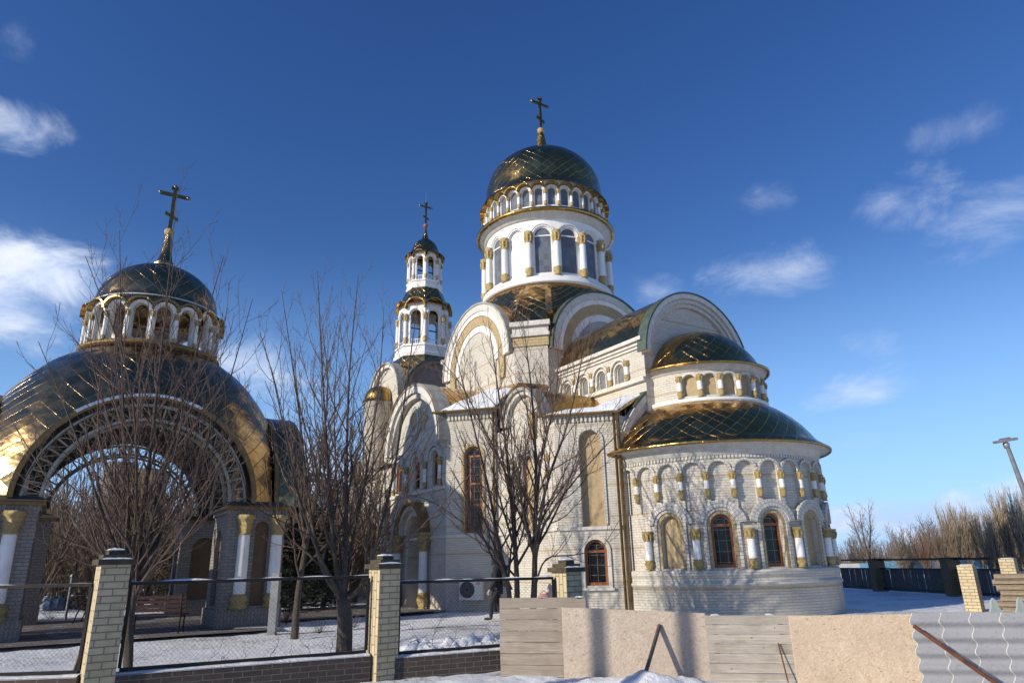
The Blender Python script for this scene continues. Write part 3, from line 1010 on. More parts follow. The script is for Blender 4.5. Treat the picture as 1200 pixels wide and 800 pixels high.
# ---- lower walls, zigzag south side, mirrored on the north
SOUTH = [(-0.35, -3.61), (-1.85, -5.11), (-5.50, -5.11), (-6.95, -6.5), (-12.2, -6.5), (-13.65, -5.11), (-17.3, -5.11), (-18.8, -3.6), (-25.6, -3.6)]
TOPS = [6.22, 6.3, 7.12, 6.4, 7.12, 6.3, 6.22, 6.22]


def ledge_band(mp, L, z, h=0.10, d=0.06, mt=None):
    MB(mp).box(0, L, z, z + h, 0.0, d).build('ledge', mt or M['stone'], church)


for side in (0, 1):
    for i in range(8):
        p, q = SOUTH[i], SOUTH[i + 1]
        if side:
            p, q = (q[0], -q[1]), (p[0], -p[1])
        mp, L = m_plane(p, q)
        zt = TOPS[i]
        hs_ = []
        if side == 0:
            if i == 0:
                hs_ = [Hole(0.98, 0.70, 2.66, 5.72), Hole(0.98, 0.70, 0.90, 2.26)]
            elif i == 1:
                hs_ = [Hole(1.65, 0.62, 2.66, 5.16)]
            elif i == 2:
                hs_ = [Hole(0.95, 0.70, 2.70, 5.85)]
            elif i == 3:
                hs_ = [Hole(2.63, 1.42, 0.0, 3.5), Hole(0.9, 0.60, 4.55, 5.86), Hole(2.63, 0.60, 4.55, 5.86), Hole(4.4, 0.60, 4.55, 5.86)]
            elif i == 5:
                hs_ = [Hole(3.9 - 1.95, 0.62, 2.7, 5.3)]
        wl = MB(mp)
        if i == 3:
            wl.wall(0, L, -0.2, circ_top(L / 2, 6.15, 2.62, 6.15), hs_)
        elif i in (1, 5):
            wl.wall(0, L, -0.2, circ_top(L / 2 if i == 5 else 1.70, 6.35, 1.15, 6.3), hs_)
        else:
            wl.wall(0, L, -0.2, zt, hs_)
        for h in hs_:
            wl.reveal(h, 0.22 if h.zt > 3.6 or i < 3 else 0.55)
        wl.build('wall', BK, church)
        ledge_band(mp, L, 2.56)
        if i not in (1, 3, 5):
            fz = MB(mp)
            fz.box(0, L, zt - 0.02, zt + 0.1, 0.0, 0.1)
            u = 0.05
            while u < L - 0.08:
                fz.box(u, u + 0.07, zt - 0.22, zt - 0.02, 0.0, 0.07)
                u += 0.14
            fz.build('frieze', M['stone'], church)
        if side == 0:
            if i == 0:
                boarded_at(mp, hs_[0], 0.16)
                window_at(mp, hs_[1], 0.14)
                fr = MB(mp).arch(0.98, hs_[1].zs, 0.36, 0.47, 0.0, 0.05, legs=0.84)
                fr.box(0.45, 1.51, 0.76, 0.84, 0.0, 0.1)
                fr.build('window_surround', M['stone'], church)
                MB(mp).arch(0.98, hs_[0].zs, 0.36, 0.45, 0.0, 0.05, legs=2.7).build('window_surround', SO, church)
            elif i == 1:
                boarded_at(mp, hs_[0], 0.16)
                gb_ = MB(mp).arch(1.65, 4.86, 0.42, 0.60, 0.0, 0.08)
                gb_.arch(0.72, 5.0, 0.20, 0.30, 0.0, 0.08)
                gb_.arch(2.58, 5.0, 0.20, 0.30, 0.0, 0.08)
                gb_.build('archivolts', SO, church)
                for x in (0.42, 1.02, 2.28, 2.88):
                    c_ = mp(x, 0, 0.06)
                    put_column(K_blind, c_[0], c_[1], 4.28)
                arch_gable(mp, 1.70, 6.35, [(1.12, 1.24, -0.2, 0.30, M['greyedge'], 'gable_rim'), (0.98, 1.12, 0.0, 0.2, M['stone'], 'gable_soffit')], 0, PI, 28)
                MB(mp).box(1.0, 1.34, 5.72, 6.62, 0.0, 0.12).build('pilaster_panel', M['goldpaint'], church)
            elif i == 2:
                window_at(mp, hs_[0], 0.16)
                MB(mp).arch(0.95, hs_[0].zs, 0.36, 0.45, 0.0, 0.05, legs=2.72).build('window_surround', M['tanbrick'], church)
            elif i == 3:
                for h in hs_[1:]:
                    window_at(mp, h, 0.16)
                    MB(mp).arch(h.c, h.zs, 0.34, 0.46, 0.0, 0.08).build('archivolt', SO, church)
                    MB(mp).arch(h.c, h.zs, 0.52, 0.62, 0.0, 0.12).build('archivolt', SO, church)
                dr = MB(mp).fill(Hole(2.63, 1.42, 0.0, 2.74, True), -0.5).build('door', M['door'], church)
                hd = MB(mp).box(2.30, 2.36, 0.95, 1.15, -0.5, -0.42)
                hd.build('handle', M['iron'], dr)
                MB(mp).box(2.50, 2.68, 1.55, 1.82, -0.5, -0.49).build('notice', M['paper'], dr)
                tym = MB(mp)
                hh = Hole(2.63, 1.42, 2.74, 3.5)
                tym.fill(hh, -0.48)
                tym.build('door_tympanum', M['brownboard'], church)
                # stepped round door surround
                arch_gable(mp, 2.63, 2.79, [(0.72, 0.92, -0.3, 0.10, M['stone'], 'door_archivolt'), (0.94, 1.12, 0.0, 0.28, SO, 'door_archivolt'),
                                            (1.14, 1.32, 0.0, 0.40, M['doorgilt'], 'door_archivolt')], 0, PI, 30)
                for x in (1.40, 3.86):
                    c_ = mp(x, 0, 0.24)
                    put_column(K_porch, c_[0], c_[1], 0.0)
                    MB(mp).box(x - 0.3, x + 0.3, 2.70, 2.80, 0.0, 0.5).build('impost', M['goldpaint'], church)
                ro = MB(mp)
                ro.m = (lambda m_: (lambda u, z, d: m_(2.85 + (u - 2.85) * 0.72, z, d)))(mp)
                ro.arch(2.85, 7.35, 0.44, 0.60, 0.0, 0.08, 0, 2 * PI, 36)
                ro.arch(2.85, 7.35, 0.68, 0.76, 0.0, 0.05, 0, 2 * PI, 36)
                rose = ro.build('round_window', SO, church)
                MB(lambda u, z, d: mp(2.85 + (u - 2.85) * 0.72, z, d)).arch(2.85, 7.35, 0.0, 0.46, 0.0, 0.03, 0, 2 * PI, 36).build('round_panel', M['board'], church)
                kp = MB(mp)
                kp.quad([(2.36, 7.85, 0.03), (1.62, 7.42, 0.03), (1.98, 6.92, 0.03), (2.40, 6.95, 0.03)])
                kp.build('kite_panel', M['board'], church)
                MB(mp).box(0.1, L - 0.1, 4.34, 4.46, 0.0, 0.09).build('ledge', M['stone'], church)
                arch_gable(mp, 2.63, 6.15, [(2.64, 2.75, -0.3, 0.40, M['greyedge'], 'gable_rim'), (2.36, 2.64, 0.0, 0.36, M['stone'], 'gable_soffit'),
                                            (2.14, 2.36, 0.0, 0.24, SO, 'gable_archivolt')], 0, PI, 44)
                for x in (1.72, 3.52, 0.42, 4.84):
                    c_ = mp(x, 0, 0.08)
                    put_column(K_win, c_[0], c_[1], 4.5)
            elif i == 5:
                window_at(mp, hs_[0], 0.16)
                for x in (1.45, 2.45):
                    c_ = mp(x, 0, 0.1)
                    put_column(K_win, c_[0], c_[1], 3.2)
# east side return walls are covered by the apse; west end
mWs, LWs = m_plane((-25.6, -3.6), (-25.6, 3.6))
MB(mWs).wall(0, LWs, -0.2, 8.0).build('west_wall', BK, church)


# ---- lower roofs
def roof_quad(name, pts, mt, thick=0.06):
    b = MB()
    top = [Vector(p) for p in pts]
    if len(top) == 4:
        a, c, d, e = top
        L1, L2 = (c - a).length, (e - a).length
        f = lambda q, t: a.lerp(c, q).lerp(e.lerp(d, q), t)
        b.grid(f, 12, 8, lambda q, t: (q * L1, t * L2), False)
        b.grid(lambda q, t: f(q, t) - Vector((0, 0, thick)), 12, 8, None, False)
    else:
        b.quad(top)
    for k in range(len(top)):
        k2 = (k + 1) % len(top)
        dz = Vector((0, 0, thick))
        b.quad([top[k], top[k2], top[k2] - dz, top[k] - dz])
    return b.build(name, mt, church)


def snow_on(pts, s0, s1, t0, t1, th, seed, n=16):
    """lumpy ragged snow lying on part of a roof patch"""
    a, c, d, e = (Vector(p) for p in pts)
    f = lambda q, t: a.lerp(c, q).lerp(e.lerp(d, q), t)

    def fn(x, y):
        lo = t0 + 0.10 * noise.noise((x * 6, seed, 0.5))
        hi = t1 + 0.16 * noise.noise((x * 5, seed, 5.5))
        l2 = s0 + 0.05 * noise.noise((y * 5, seed, 8.5))
        r2 = s1 + 0.05 * noise.noise((y * 5, seed, 3.5))
        edge = min(1.0, min(x, 1 - x, y, 1 - y) * 7)
        p = f(l2 + (r2 - l2) * x, max(0.0, lo + (hi - lo) * y))
        return p + Vector((0, 0, 0.006 + th * math.sqrt(max(0.0, edge)) * (0.75 + 0.6 * noise.noise((x * 4, y * 4, seed)))))
    b = MB()
    b.grid(fn, n * 2, n, None, True)
    return b.build('roof_snow', M['snow'], church)


for s in (1, -1):
    ff = lambda e, n, z: (e, n * s, z)
    # roof over the east diagonal and bay (its eave runs along wall B)
    eb = [ff(-0.20, -3.76, 6.25), ff(-2.05, -5.55, 6.27), ff(-3.0, -2.47, 7.08), ff(-0.20, -2.47, 7.02)]
    roof_quad('aisle_roof', eb, GOLD)
    roof_quad('aisle_roof', [ff(-2.05, -5.4, 6.27), ff(-2.4, -5.2, 6.5), ff(-4.95, -2.47, 7.3), ff(-3.0, -2.47, 7.08)], GOLD)
    # roof over the A diagonal up to the cube wall
    ea = [ff(-5.15, -5.20, 7.22), ff(-7.1, -7.0, 7.22), ff(-7.6, -4.02, 8.62), ff(-5.6, -4.02, 8.42)]
    roof_quad('transept_roof', ea, GOLD)
    roof_quad('transept_roof', [ff(-5.15, -5.20, 7.22), ff(-5.6, -4.02, 8.42), ff(-4.92, -3.1, 8.3)], GOLD)
    # porch barrel roof
    MB().grid(lambda q, t: ff(-9.57 + 2.72 * math.cos(PI * q), -6.95 + 3.0 * t, 6.15 + 2.72 * math.sin(PI * q)), 40, 6,
              lambda q, t: (q * 8.5, t * 3), True).build('porch_roof', GOLD, church)
    # bay barrel roof
    MB().grid(lambda q, t: ff(-3.55 + 1.22 * math.cos(PI * q), -5.35 + 2.9 * t, 6.35 + 1.22 * math.sin(PI * q)), 24, 6,
              lambda q, t: (q * 3.8, t * 2.9), True).build('bay_roof', M['goldtrim'], church)
    # west side, mirrored about the dome, simpler
    roof_quad('transept_roof', [ff(-12.05, -7.0, 7.22), ff(-14.0, -5.2, 7.22), ff(-13.6, -4.02, 8.42), ff(-11.6, -4.02, 8.62)], GOLD)
    roof_quad('aisle_roof', [ff(-13.6, -5.4, 6.4), ff(-17.4, -5.4, 6.4), ff(-19.0, -2.4, 7.6), ff(-13.0, -2.4, 7.6)], GOLD)
    roof_quad('aisle_roof', [ff(-17.4, -5.4, 6.4), ff(-19.0, -3.8, 6.4), ff(-25.8, -3.8, 6.4), ff(-25.8, -2.4, 7.6), ff(-19.0, -2.4, 7.6)], GOLD)
    if s == 1:
        ev = MB()
        ev.tube([(-0.16, -3.72, 6.24), (-2.1, -5.6, 6.25)], 0.05, 6)
        ev.tube([(-5.1, -5.16, 7.2), (-7.15, -7.05, 7.2)], 0.05, 6)
        ev.build('gutter', M['brass'], church)
snow_on([(-0.20, -3.76, 6.25), (-2.05, -5.55, 6.27), (-3.0, -2.47, 7.08), (-0.20, -2.47, 7.02)], 0.03, 0.5, 0.02, 0.97, 0.12, 3)
snow_on([(-0.20, -3.76, 6.25), (-2.05, -5.55, 6.27), (-3.0, -2.47, 7.08), (-0.20, -2.47, 7.02)], 0.4, 0.97, 0.0, 0.40, 0.09, 6)
snow_on([(-5.15, -5.20, 7.22), (-7.1, -7.0, 7.22), (-7.6, -4.02, 8.62), (-5.6, -4.02, 8.42)], 0.08, 0.95, 0.02, 0.85, 0.12, 9)

# ---- downpipes
for (u, off) in ((0.14, 0.12), (0.0, 0.16)):
    mB, _ = m_plane(SOUTH[0], SOUTH[1])
    p0 = mB(u, 0, off)
    MB().tube([(p0[0], p0[1], 0.0), (p0[0], p0[1], 6.2)], 0.045, 8).build('downpipe', M['brass'], church)
mA2, _ = m_plane(SOUTH[2], SOUTH[3])
p0 = mA2(0.12, 0, 0.1)
MB().tube([(p0[0], p0[1], 0.0), (p0[0], p0[1], 7.1)], 0.045, 8).build('downpipe', M['brass'], church)

# ---- central cube with four arched gables
DC = (-8.9, 0.0)
HC = 4.0
CK = 3.02
octo = [(HC, -CK), (HC, CK), (CK, HC), (-CK, HC), (-HC, CK), (-HC, -CK), (-CK, -HC), (CK, -HC)]
for k in range(8):
    p, q = octo[k], octo[(k + 1) % 8]
    P_, Q_ = (DC[0] + q[0], DC[1] + q[1]), (DC[0] + p[0], DC[1] + p[1])
    mp, L = m_plane(P_, Q_)
    if k % 2 == 0:
        MB(mp).wall(0, L, 6.0, circ_top(L / 2, 9.82, 2.75, 9.82)).build('cube_wall', BK, church)
        ty = MB(mp)
        ty.wall(L / 2 - 1.62, L / 2 + 1.62, 8.0, circ_top(L / 2, 9.82, 1.62, 8.0), d=0.03)
        ty.build('tympanum', M['tymp'] if k == 0 else BK, church)
        east = (k == 0)
        arch_gable(mp, L / 2, 9.82, [(2.87, 2.96, -0.1, 0.22, M['green'] if east else M['greyedge'], 'gable_rim'), (2.56, 2.87, 0.0, 0.18, M['stone'], 'gable_soffit'),
                                     (2.36, 2.56, 0.0, 0.14, PL, 'gable_archivolt'), (1.92, 2.36, 0.0, 0.10, M['tanbrick'], 'gable_archivolt'),
                                     (1.62, 1.92, 0.0, 0.07, PL, 'gable_archivolt')], 0, PI, 48)
        for u0, u1 in ((L / 2 - 2.36, L / 2 - 1.92), (L / 2 + 1.92, L / 2 + 2.36)):
            MB(mp).box(u0, u1, 8.9, 9.82, 0.0, 0.10).build('pilaster', M['tanbrick'], church)
        # barrel behind the gable
        nx, ny = mp(0, 0, 1)[0] - mp(0, 0, 0)[0], mp(0, 0, 1)[1] - mp(0, 0, 0)[1]
        c0 = mp(L / 2, 0, 0)
        MB().grid(lambda s, t: (mp(L / 2 + 2.95 * math.cos(PI * s), 0, 0.21 - 3.0 * t)[0], mp(L / 2 + 2.95 * math.cos(PI * s), 0, 0.21 - 3.0 * t)[1], 9.83 + 2.95 * math.sin(PI * s)),
                  48, 4, lambda s, t: (s * 9.2, t * 3.0), True).build('gable_roof', GOLD, church)
    else:
        MB(mp).wall(0, L, 6.0, 10.95).build('corner_wall', BK, church)
        cc = MB(mp)
        cc.box(-0.05, L + 0.05, 9.95, 10.36, 0.0, 0.05)
        cc.build('corner_band', M['tanbrick'], church)
        cc = MB(mp)
        cc.box(-0.1, L + 0.1, 10.36, 10.50, 0.0, 0.14)
        cc.box(-0.06, L + 0.06, 10.50, 10.78, 0.0, 0.08)
        cc.box(-0.14, L + 0.14, 10.78, 10.98, 0.0, 0.22)
        cc.build('corner_cornice', M['stone'], church)

roofb = MB()
ring = []
NSEG = 96


def octr(a):
    best = 1e9
    for k in range(8):
        p, q = Vector(octo[k]), Vector(octo[(k + 1) % 8])
        d = Vector((math.cos(a), math.sin(a)))
        t = q - p
        den = d.x * t.y - d.y * t.x
        if abs(den) < 1e-9:
            continue
        s = (p.x * t.y - p.y * t.x) / den
        w = (p.x * d.y - p.y * d.x) / den
        if s > 0 and -0.001 <= w <= 1.001:
            best = min(best, s)
    return best


def rfn(s, t):
    a = 2 * PI * s
    r0 = octr(a) + (0.1 if abs(abs(math.sin(2 * a)) - 1) < 0.06 else -0.3)
    r1 = 3.05
    r = r0 + (r1 - r0) * t
    z = 11.0 + (13.55 - 11.0) * (t ** 0.75)
    return (DC[0] + r * math.cos(a), DC[1] + r * math.sin(a), z)


roofb.grid(rfn, NSEG, 8, lambda s, t: (s * 24, t * 3.2), False)
roofb.build('drum_skirt_roof', GOLD, church)

# ---- main drum
RD = 2.95
mD = m_cyl(DC, RD)
NW = 15
step = 360 / NW
coff = 3.3 + (-30)       # a column bearing, from the picture's middle, turned to the church axes
vd = -30.0               # bearing of the viewer seen from the dome, in church axes
drumcol = [vd + 3.3 + step * k for k in range(NW)]
dh = [Hole(ang(a + step / 2, RD), 0.84, 14.0, 16.32) for a in drumcol]
dw = MB(mD).wall(ang(drumcol[0], RD), ang(drumcol[0] + 360, RD), 13.3, 17.05, dh, du=0.2)
for h in dh:
    dw.reveal(h, 0.12)
dw.build('drum_wall', PL, church)
da = MB(mD)
for k, h in enumerate(dh):
    da.arch(h.c, h.zs, 0.45, 0.50, 0.0, 0.05)
    da.arch(h.c, h.zs, 0.53, 0.59, 0.0, 0.08)
    # white blank light among the glazed ones
    if k == NW - 2:
        MB(mD).fill(h, -0.08).build('blank_window', M['whitefilm'], church)
    else:
        window_at(mD, h, 0.08, 'drum')
    for j in range(11):
        t = PI * (j + 0.5) / 11
        da.box(h.c + 0.515 * math.cos(t) - 0.018, h.c + 0.515 * math.cos(t) + 0.018, h.zs + 0.515 * math.sin(t) - 0.018, h.zs + 0.515 * math.sin(t) + 0.018, 0.0, 0.045)
da.build('archivolts', PL, church)
for a in drumcol:
    put_column(K_drum, DC[0] + (RD + 0.13) * math.cos(R(a)), DC[1] + (RD + 0.13) * math.sin(R(a)), 13.84)
MB().lathe([(RD, 13.45), (RD + 0.26, 13.50), (RD + 0.27, 13.60), (RD + 0.20, 13.64), (RD + 0.22, 13.80), (RD + 0.16, 13.84), (RD, 13.86)], 90, c=DC).build('drum_base', PL, church)
MB().lathe([(RD, 16.72), (RD + 0.12, 16.76), (RD + 0.16, 16.86), (RD + 0.42, 17.0)], 90, c=DC).build('cornice', M['stone'], church)
MB().lathe([(RD + 0.38, 16.95), (RD + 0.50, 16.97), (RD + 0.52, 17.10), (RD + 0.2, 17.24), (RD + 0.05, 17.3)], 90, c=DC, uvr=3).build('gallery_roof', M['goldtrim'], church)
# gallery
NG = 30
gs = 360 / NG
gcol = [vd + 1.2 + gs / 2 + gs * k for k in range(NG)]
gh = [Hole(ang(a + gs / 2, RD), 0.36, 17.46, 18.36) for a in gcol]
gw = MB(mD).wall(ang(gcol[0], RD), ang(gcol[0] + 360, RD), 17.2, 18.95, gh, du=0.2)
for h in gh:
    gw.reveal(h, 0.09)
gw.build('gallery_wall', PL, church)
ga = MB(mD)
for h in gh:
    ga.arch(h.c, h.zs, 0.20, 0.30, 0.0, 0.10, seg=12)
    f = MB(mD).fill(h, -0.06)
    f.build('gallery_window', M['drumglass'], church)
ga.build('archivolts', PL, church)
for a in gcol:
    put_column(K_gal, DC[0] + (RD + 0.08) * math.cos(R(a)), DC[1] + (RD + 0.08) * math.sin(R(a)), 17.42)
# scalloped gilded eave: little hoods over each gallery arch
sc_ = MB(mD)
for h in gh:
    sc_.arch(h.c, h.zs + 0.02, 0.30, 0.33, 0.0, 0.34, a0=0.05, a1=PI - 0.05, seg=12)
sc_.build('scalloped_eave', M['goldtrim'], church)
MB().lathe([(RD + 0.02, 18.5), (RD + 0.02, 18.95)], 90, c=DC).build('eave_backing', PL, church)
# dome
dome_prof = [(3.22, 18.62), (3.05, 18.86), (2.99, 19.1), (2.96, 19.4)] + [(2.96 * math.cos(t), 19.4 + 2.62 * math.sin(t)) for t in [PI / 2 * i / 22 for i in range(1, 22)]] + [(0.12, 22.02)]
dm = MB().lathe(dome_prof, 96, c=DC, uvr=2.6).build('dome', GOLD, church)


def cross_at(parent, x, y, z0, h, mt, name='cross'):
    """three-barred cross; arms lie north-south, foot at z0"""
    b = MB()
    w = h * 0.036
    b.box(x - w * 0.6, x + w * 0.6, y - w, y + w, z0, z0 + h)
    for zz, half in ((0.965, 0.075), (0.80, 0.27)):
        b.box(x - w * 0.55, x + w * 0.55, y - h * half, y + h * half, z0 + h * zz - w, z0 + h * zz + w)
    sl = MB(lambda a, bb, c: (a, bb, c + (bb - y) * -0.45))
    sl.box(x - w * 0.5, x + w * 0.5, y - h * 0.13, y + h * 0.13, z0 + h * 0.30 - w, z0 + h * 0.30 + w)
    n0 = len(b.v)
    b.v += sl.v
    b.f += [tuple(i + n0 for i in f) for f in sl.f]
    b.uv += sl.uv
    b.sm += sl.sm
    for (yy, zz) in ((y - h * 0.27, 0.80), (y + h * 0.27, 0.80), (y, 1.0)):
        b.lathe([(0, z0 + h * zz - w * 1.5), (w * 1.4, z0 + h * zz), (0, z0 + h * zz + w * 1.5)], 8, c=(x, yy))
    return b.build(name, mt, parent)


MB().lathe([(0.60, 21.93), (0.42, 22.05), (0.33, 22.3), (0.25, 22.8), (0.17, 23.3), (0.13, 23.4)], 24, c=DC, uvr=0.4).build('spire', M['goldtrim'], church)
MB().lathe([(0.02, 23.36)] + [(0.2 * math.sin(t), 23.54 - 0.19 * math.cos(t)) for t in [PI * i / 12 for i in range(1, 12)]] + [(0.0, 23.74)], 20, c=DC).build('orb', M['goldpaint'], church)
cross_at(church, DC[0], DC[1], 23.68, 1.95, M['crossmetal'])

# ---- west arm and bell tower
TC = (-23.0, 0.0)
for s in (-1, 1):
    a, b = ((-12.9, -2.45), (-20.5, -2.45)) if s < 0 else ((-20.5, 2.45), (-12.9, 2.45))
    mp, L = m_plane(a, b)
    MB(mp).wall(0, L, 6.2, 8.9).build('nave_wall', BK, church)
MB().grid(lambda s, t: (-20.5 + 7.6 * t, 2.62 * math.cos(R(8) + R(164) * s), 8.33 + 2.62 * math.sin(R(8) + R(164) * s)), 40, 8,
          lambda s, t: (s * 7.3, t * 7.6), True).build('nave_roof', GOLD, church)
TH = 2.5
tq = [(TH, TH), (TH, -TH), (-TH, -TH), (-TH, TH)]
for k in range(4):
    p, q = tq[k], tq[(k + 1) % 4]
    mp, L = m_plane((TC[0] + p[0], TC[1] + p[1]), (TC[0] + q[0], TC[1] + q[1]))
    MB(mp).wall(0, L, 5.5, circ_top(L / 2, 11.3, 2.44, 11.3)).build('tower_base_wall', M['greybrick'] if k == 0 else BK, church)  # east face and soffit in grey brick: shade put into the colour
    arch_gable(mp, L / 2, 11.3, [(2.42, 2.55, -0.3, 0.3, M['green'] if k == 0 else M['greyedge'], 'gable_rim'), (2.2, 2.42, 0.0, 0.2, M['greybrick'] if k == 0 else M['stone'], 'gable_soffit')], 0, PI, 36)
    MB().grid(lambda s, t: (*mp(L / 2 + 2.5 * math.cos(PI * s), 0, 0.26 - 2.4 * t)[:2], 11.3 + 2.5 * math.sin(PI * s)), 36, 4,
              lambda s, t: (s * 7.8, t * 2.6), True).build('gable_roof', GOLD, church)


def octa(name, prof, mt, parent=None, c=TC, n=8, uvr=1.6):
    b = MB()
    b.lathe(prof, n, PI / n, PI / n + 2 * PI, c, uvr, False)
    return b.build(name, mt, parent or church)


k8 = 1 / math.cos(PI / 8)
octa('tower_skirt_roof', [(2.55, 12.3), (2.2, 13.4), (1.75 * k8, 14.3)], GOLD)
octa('tower_ledge', [(1.6, 14.2), (1.74 * k8, 14.28), (1.78 * k8, 14.5), (1.70 * k8, 14.55), (1.70 * k8, 14.9), (1.78 * k8, 14.95), (1.74 * k8, 15.08), (1.4, 15.1)], PL)


def belfry(Ra, z0, zs_, zt, zw, wopen, kind, rcol, eave_r):
    """eight-sided open arcade"""
    side = 2 * Ra * math.tan(PI / 8)
    for k in range(8):
        a = 2 * PI * k / 8
        ctr = Vector((TC[0] + Ra * math.cos(a), TC[1] + Ra * math.sin(a)))
        t = Vector((math.sin(a), -math.cos(a)))
        mp, L = m_plane(ctr - t * side / 2, ctr + t * side / 2)
        h = Hole(L / 2, wopen, z0, zs_)
        b = MB(mp).wall(0, L, z0 - 0.05, circ_top(L / 2, zw, side * 0.52, zt), [h])
        b.reveal(h, 0.16)
        b.arch(L / 2, h.zs, wopen / 2 + 0.06, wopen / 2 + 0.16, 0.0, 0.06)
        b.build('belfry_wall', PL, church)
        MB(mp).arch(L / 2, zw, side * 0.50, side * 0.56, -0.3, 0.22, 0.0, PI, 16).build('scalloped_eave', M['goldtrim'], church)
        rg = MB(mp).box(L / 2 - wopen / 2, L / 2 + wopen / 2, z0 + 0.32, z0 + 0.36, -0.1, -0.07)
        for j in range(5):
            x = L / 2 - wopen / 2 + wopen * (j + 0.5) / 5
            rg.box(x - 0.012, x + 0.012, z0, z0 + 0.34, -0.095, -0.075)
        rg.build('railing', PL, church)
        aa = a + PI / 8
        rr = Ra * k8 + rcol
        put_column(kind, TC[0] + rr * math.cos(aa), TC[1] + rr * math.sin(aa), z0 + 0.1)


belfry(1.56, 15.1, 17.45, 17.7, 17.55, 0.72, K_bell, 0.02, 1.9)
octa('tower_roof', [(1.95, 17.85), (1.72, 18.1), (1.5, 18.5), (1.22, 19.2)], GOLD)
octa('tower_ledge', [(1.0, 19.1), (1.12 * k8, 19.14), (1.16 * k8, 19.3), (1.10 * k8, 19.35), (1.10 * k8, 19.62), (1.16 * k8, 19.66), (1.12 * k8, 19.76), (0.8, 19.78)], PL)
belfry(1.02, 19.78, 21.55, 21.6, 21.45, 0.46, K_bell2, 0.01, 1.3)
MB().lathe([(1.36, 21.75), (1.15, 21.95), (0.98, 22.15), (0.92, 22.35), (0.80, 22.68), (0.55, 22.98), (0.25, 23.2), (0.16, 23.5), (0.09, 24.0), (0.07, 24.2)], 32, c=TC, uvr=0.9).build('tower_dome', GOLD, church)
MB().lathe([(0.02, 24.1)] + [(0.17 * math.sin(t), 24.27 - 0.17 * math.cos(t)) for t in [PI * i / 10 for i in range(1, 10)]] + [(0, 24.44)], 16, c=TC).build('orb', M['redwood'], church)
cross_at(church, TC[0], TC[1], 24.4, 1.7, M['crossmetal'])
MB().tube([(TC[0], TC[1], 26.0), (TC[0], TC[1], 26.9)], 0.015, 5).build('lightning_rod', M['graymetal'], church)
# bells and their beam
for (z, r_, n_) in ((20.35, 0.28, 1), (15.9, 0.42, 1)):
    bb = MB().lathe([(r_ * 1.0, z), (r_ * 0.82, z + r_ * 0.35), (r_ * 0.62, z + r_ * 0.9), (r_ * 0.5, z + r_ * 1.3), (r_ * 0.2, z + r_ * 1.45), (0, z + r_ * 1.46)], 20, c=TC)
    bl = bb.build('bell', M['crossmetal'], church)
    MB().tube([(TC[0], TC[1] - 1.0, z + r_ * 1.55), (TC[0], TC[1] + 1.0, z + r_ * 1.55)], 0.05, 6).build('beam', M['roofdark'], bl)
# little half-round turret with a gilded cupola on the tower's south flank
TT = (-22.9, -2.95)
MB().lathe([(0.9, 6.5), (0.9, 11.0), (0.98, 11.05), (1.02, 11.2)], 32, c=TT).build('turret_wall', BK, church)
MB().lathe([(1.1, 11.2), (1.04, 11.26), (0.97, 11.38)] + [(0.96 * math.cos(t), 11.4 + 0.9 * math.sin(t)) for t in [PI / 2 * i / 10 for i in range(1, 10)]] + [(0, 12.3)], 32, c=TT, uvr=0.9).build('cupola', M['goldtrim'], church)

# ------------------------------------------------------------------ the open gate pavilion (same axes)
GC = W(-9.25, -16.75)
gate = empty('gate_pavilion', 'brick gate pavilion with one wide open arch, gilded shell and arcaded lantern dome', 'gate pavilion', GC, ALPHA - PI / 2)
HX, HY = 4.0, 3.72
prof = [(4.98, 3.45), (4.92, 4.0), (4.80, 4.6), (4.6, 5.2), (4.3, 5.85), (4.02, 6.42), (3.72, 6.92), (3.34, 7.42), (2.95, 7.84), (2.5, 8.18), (2.05, 8.42)]


def shell_R(z):
    for (r0, z0), (r1, z1) in zip(prof, prof[1:]):
        if z0 <= z <= z1:
            return r0 + (r1 - r0) * (z - z0) / (z1 - z0)
    return prof[-1][0]


import bmesh


def clipped_shell(name, dr, mt):
    b = MB()
    pr = [(r - dr, z - dr * 0.4) for r, z in prof]
    b.lathe(pr, 96, uvr=3.2)
    o = b.build(name, mt, gate)
    bm = bmesh.new()
    bm.from_mesh(o.data)
    for co, no in (((HX - dr * .2, 0, 0), (1, 0, 0)), ((-HX + dr * .2, 0, 0), (-1, 0, 0)), ((0, HY - dr * .2, 0), (0, 1, 0)), ((0, -HY + dr * .2, 0), (0, -1, 0))):
        bmesh.ops.bisect_plane(bm, geom=bm.verts[:] + bm.edges[:] + bm.faces[:], plane_co=co, plane_no=no, clear_outer=True)
    bm.to_mesh(o.data)
    bm.free()
    return o


shell = clipped_shell('shell_roof', 0.0, M['gategold'])
clipped_shell('shell_inner_dark', 0.12, M['innerdark'])  # added sheet; the darkness of the hollow shell is put into its colour
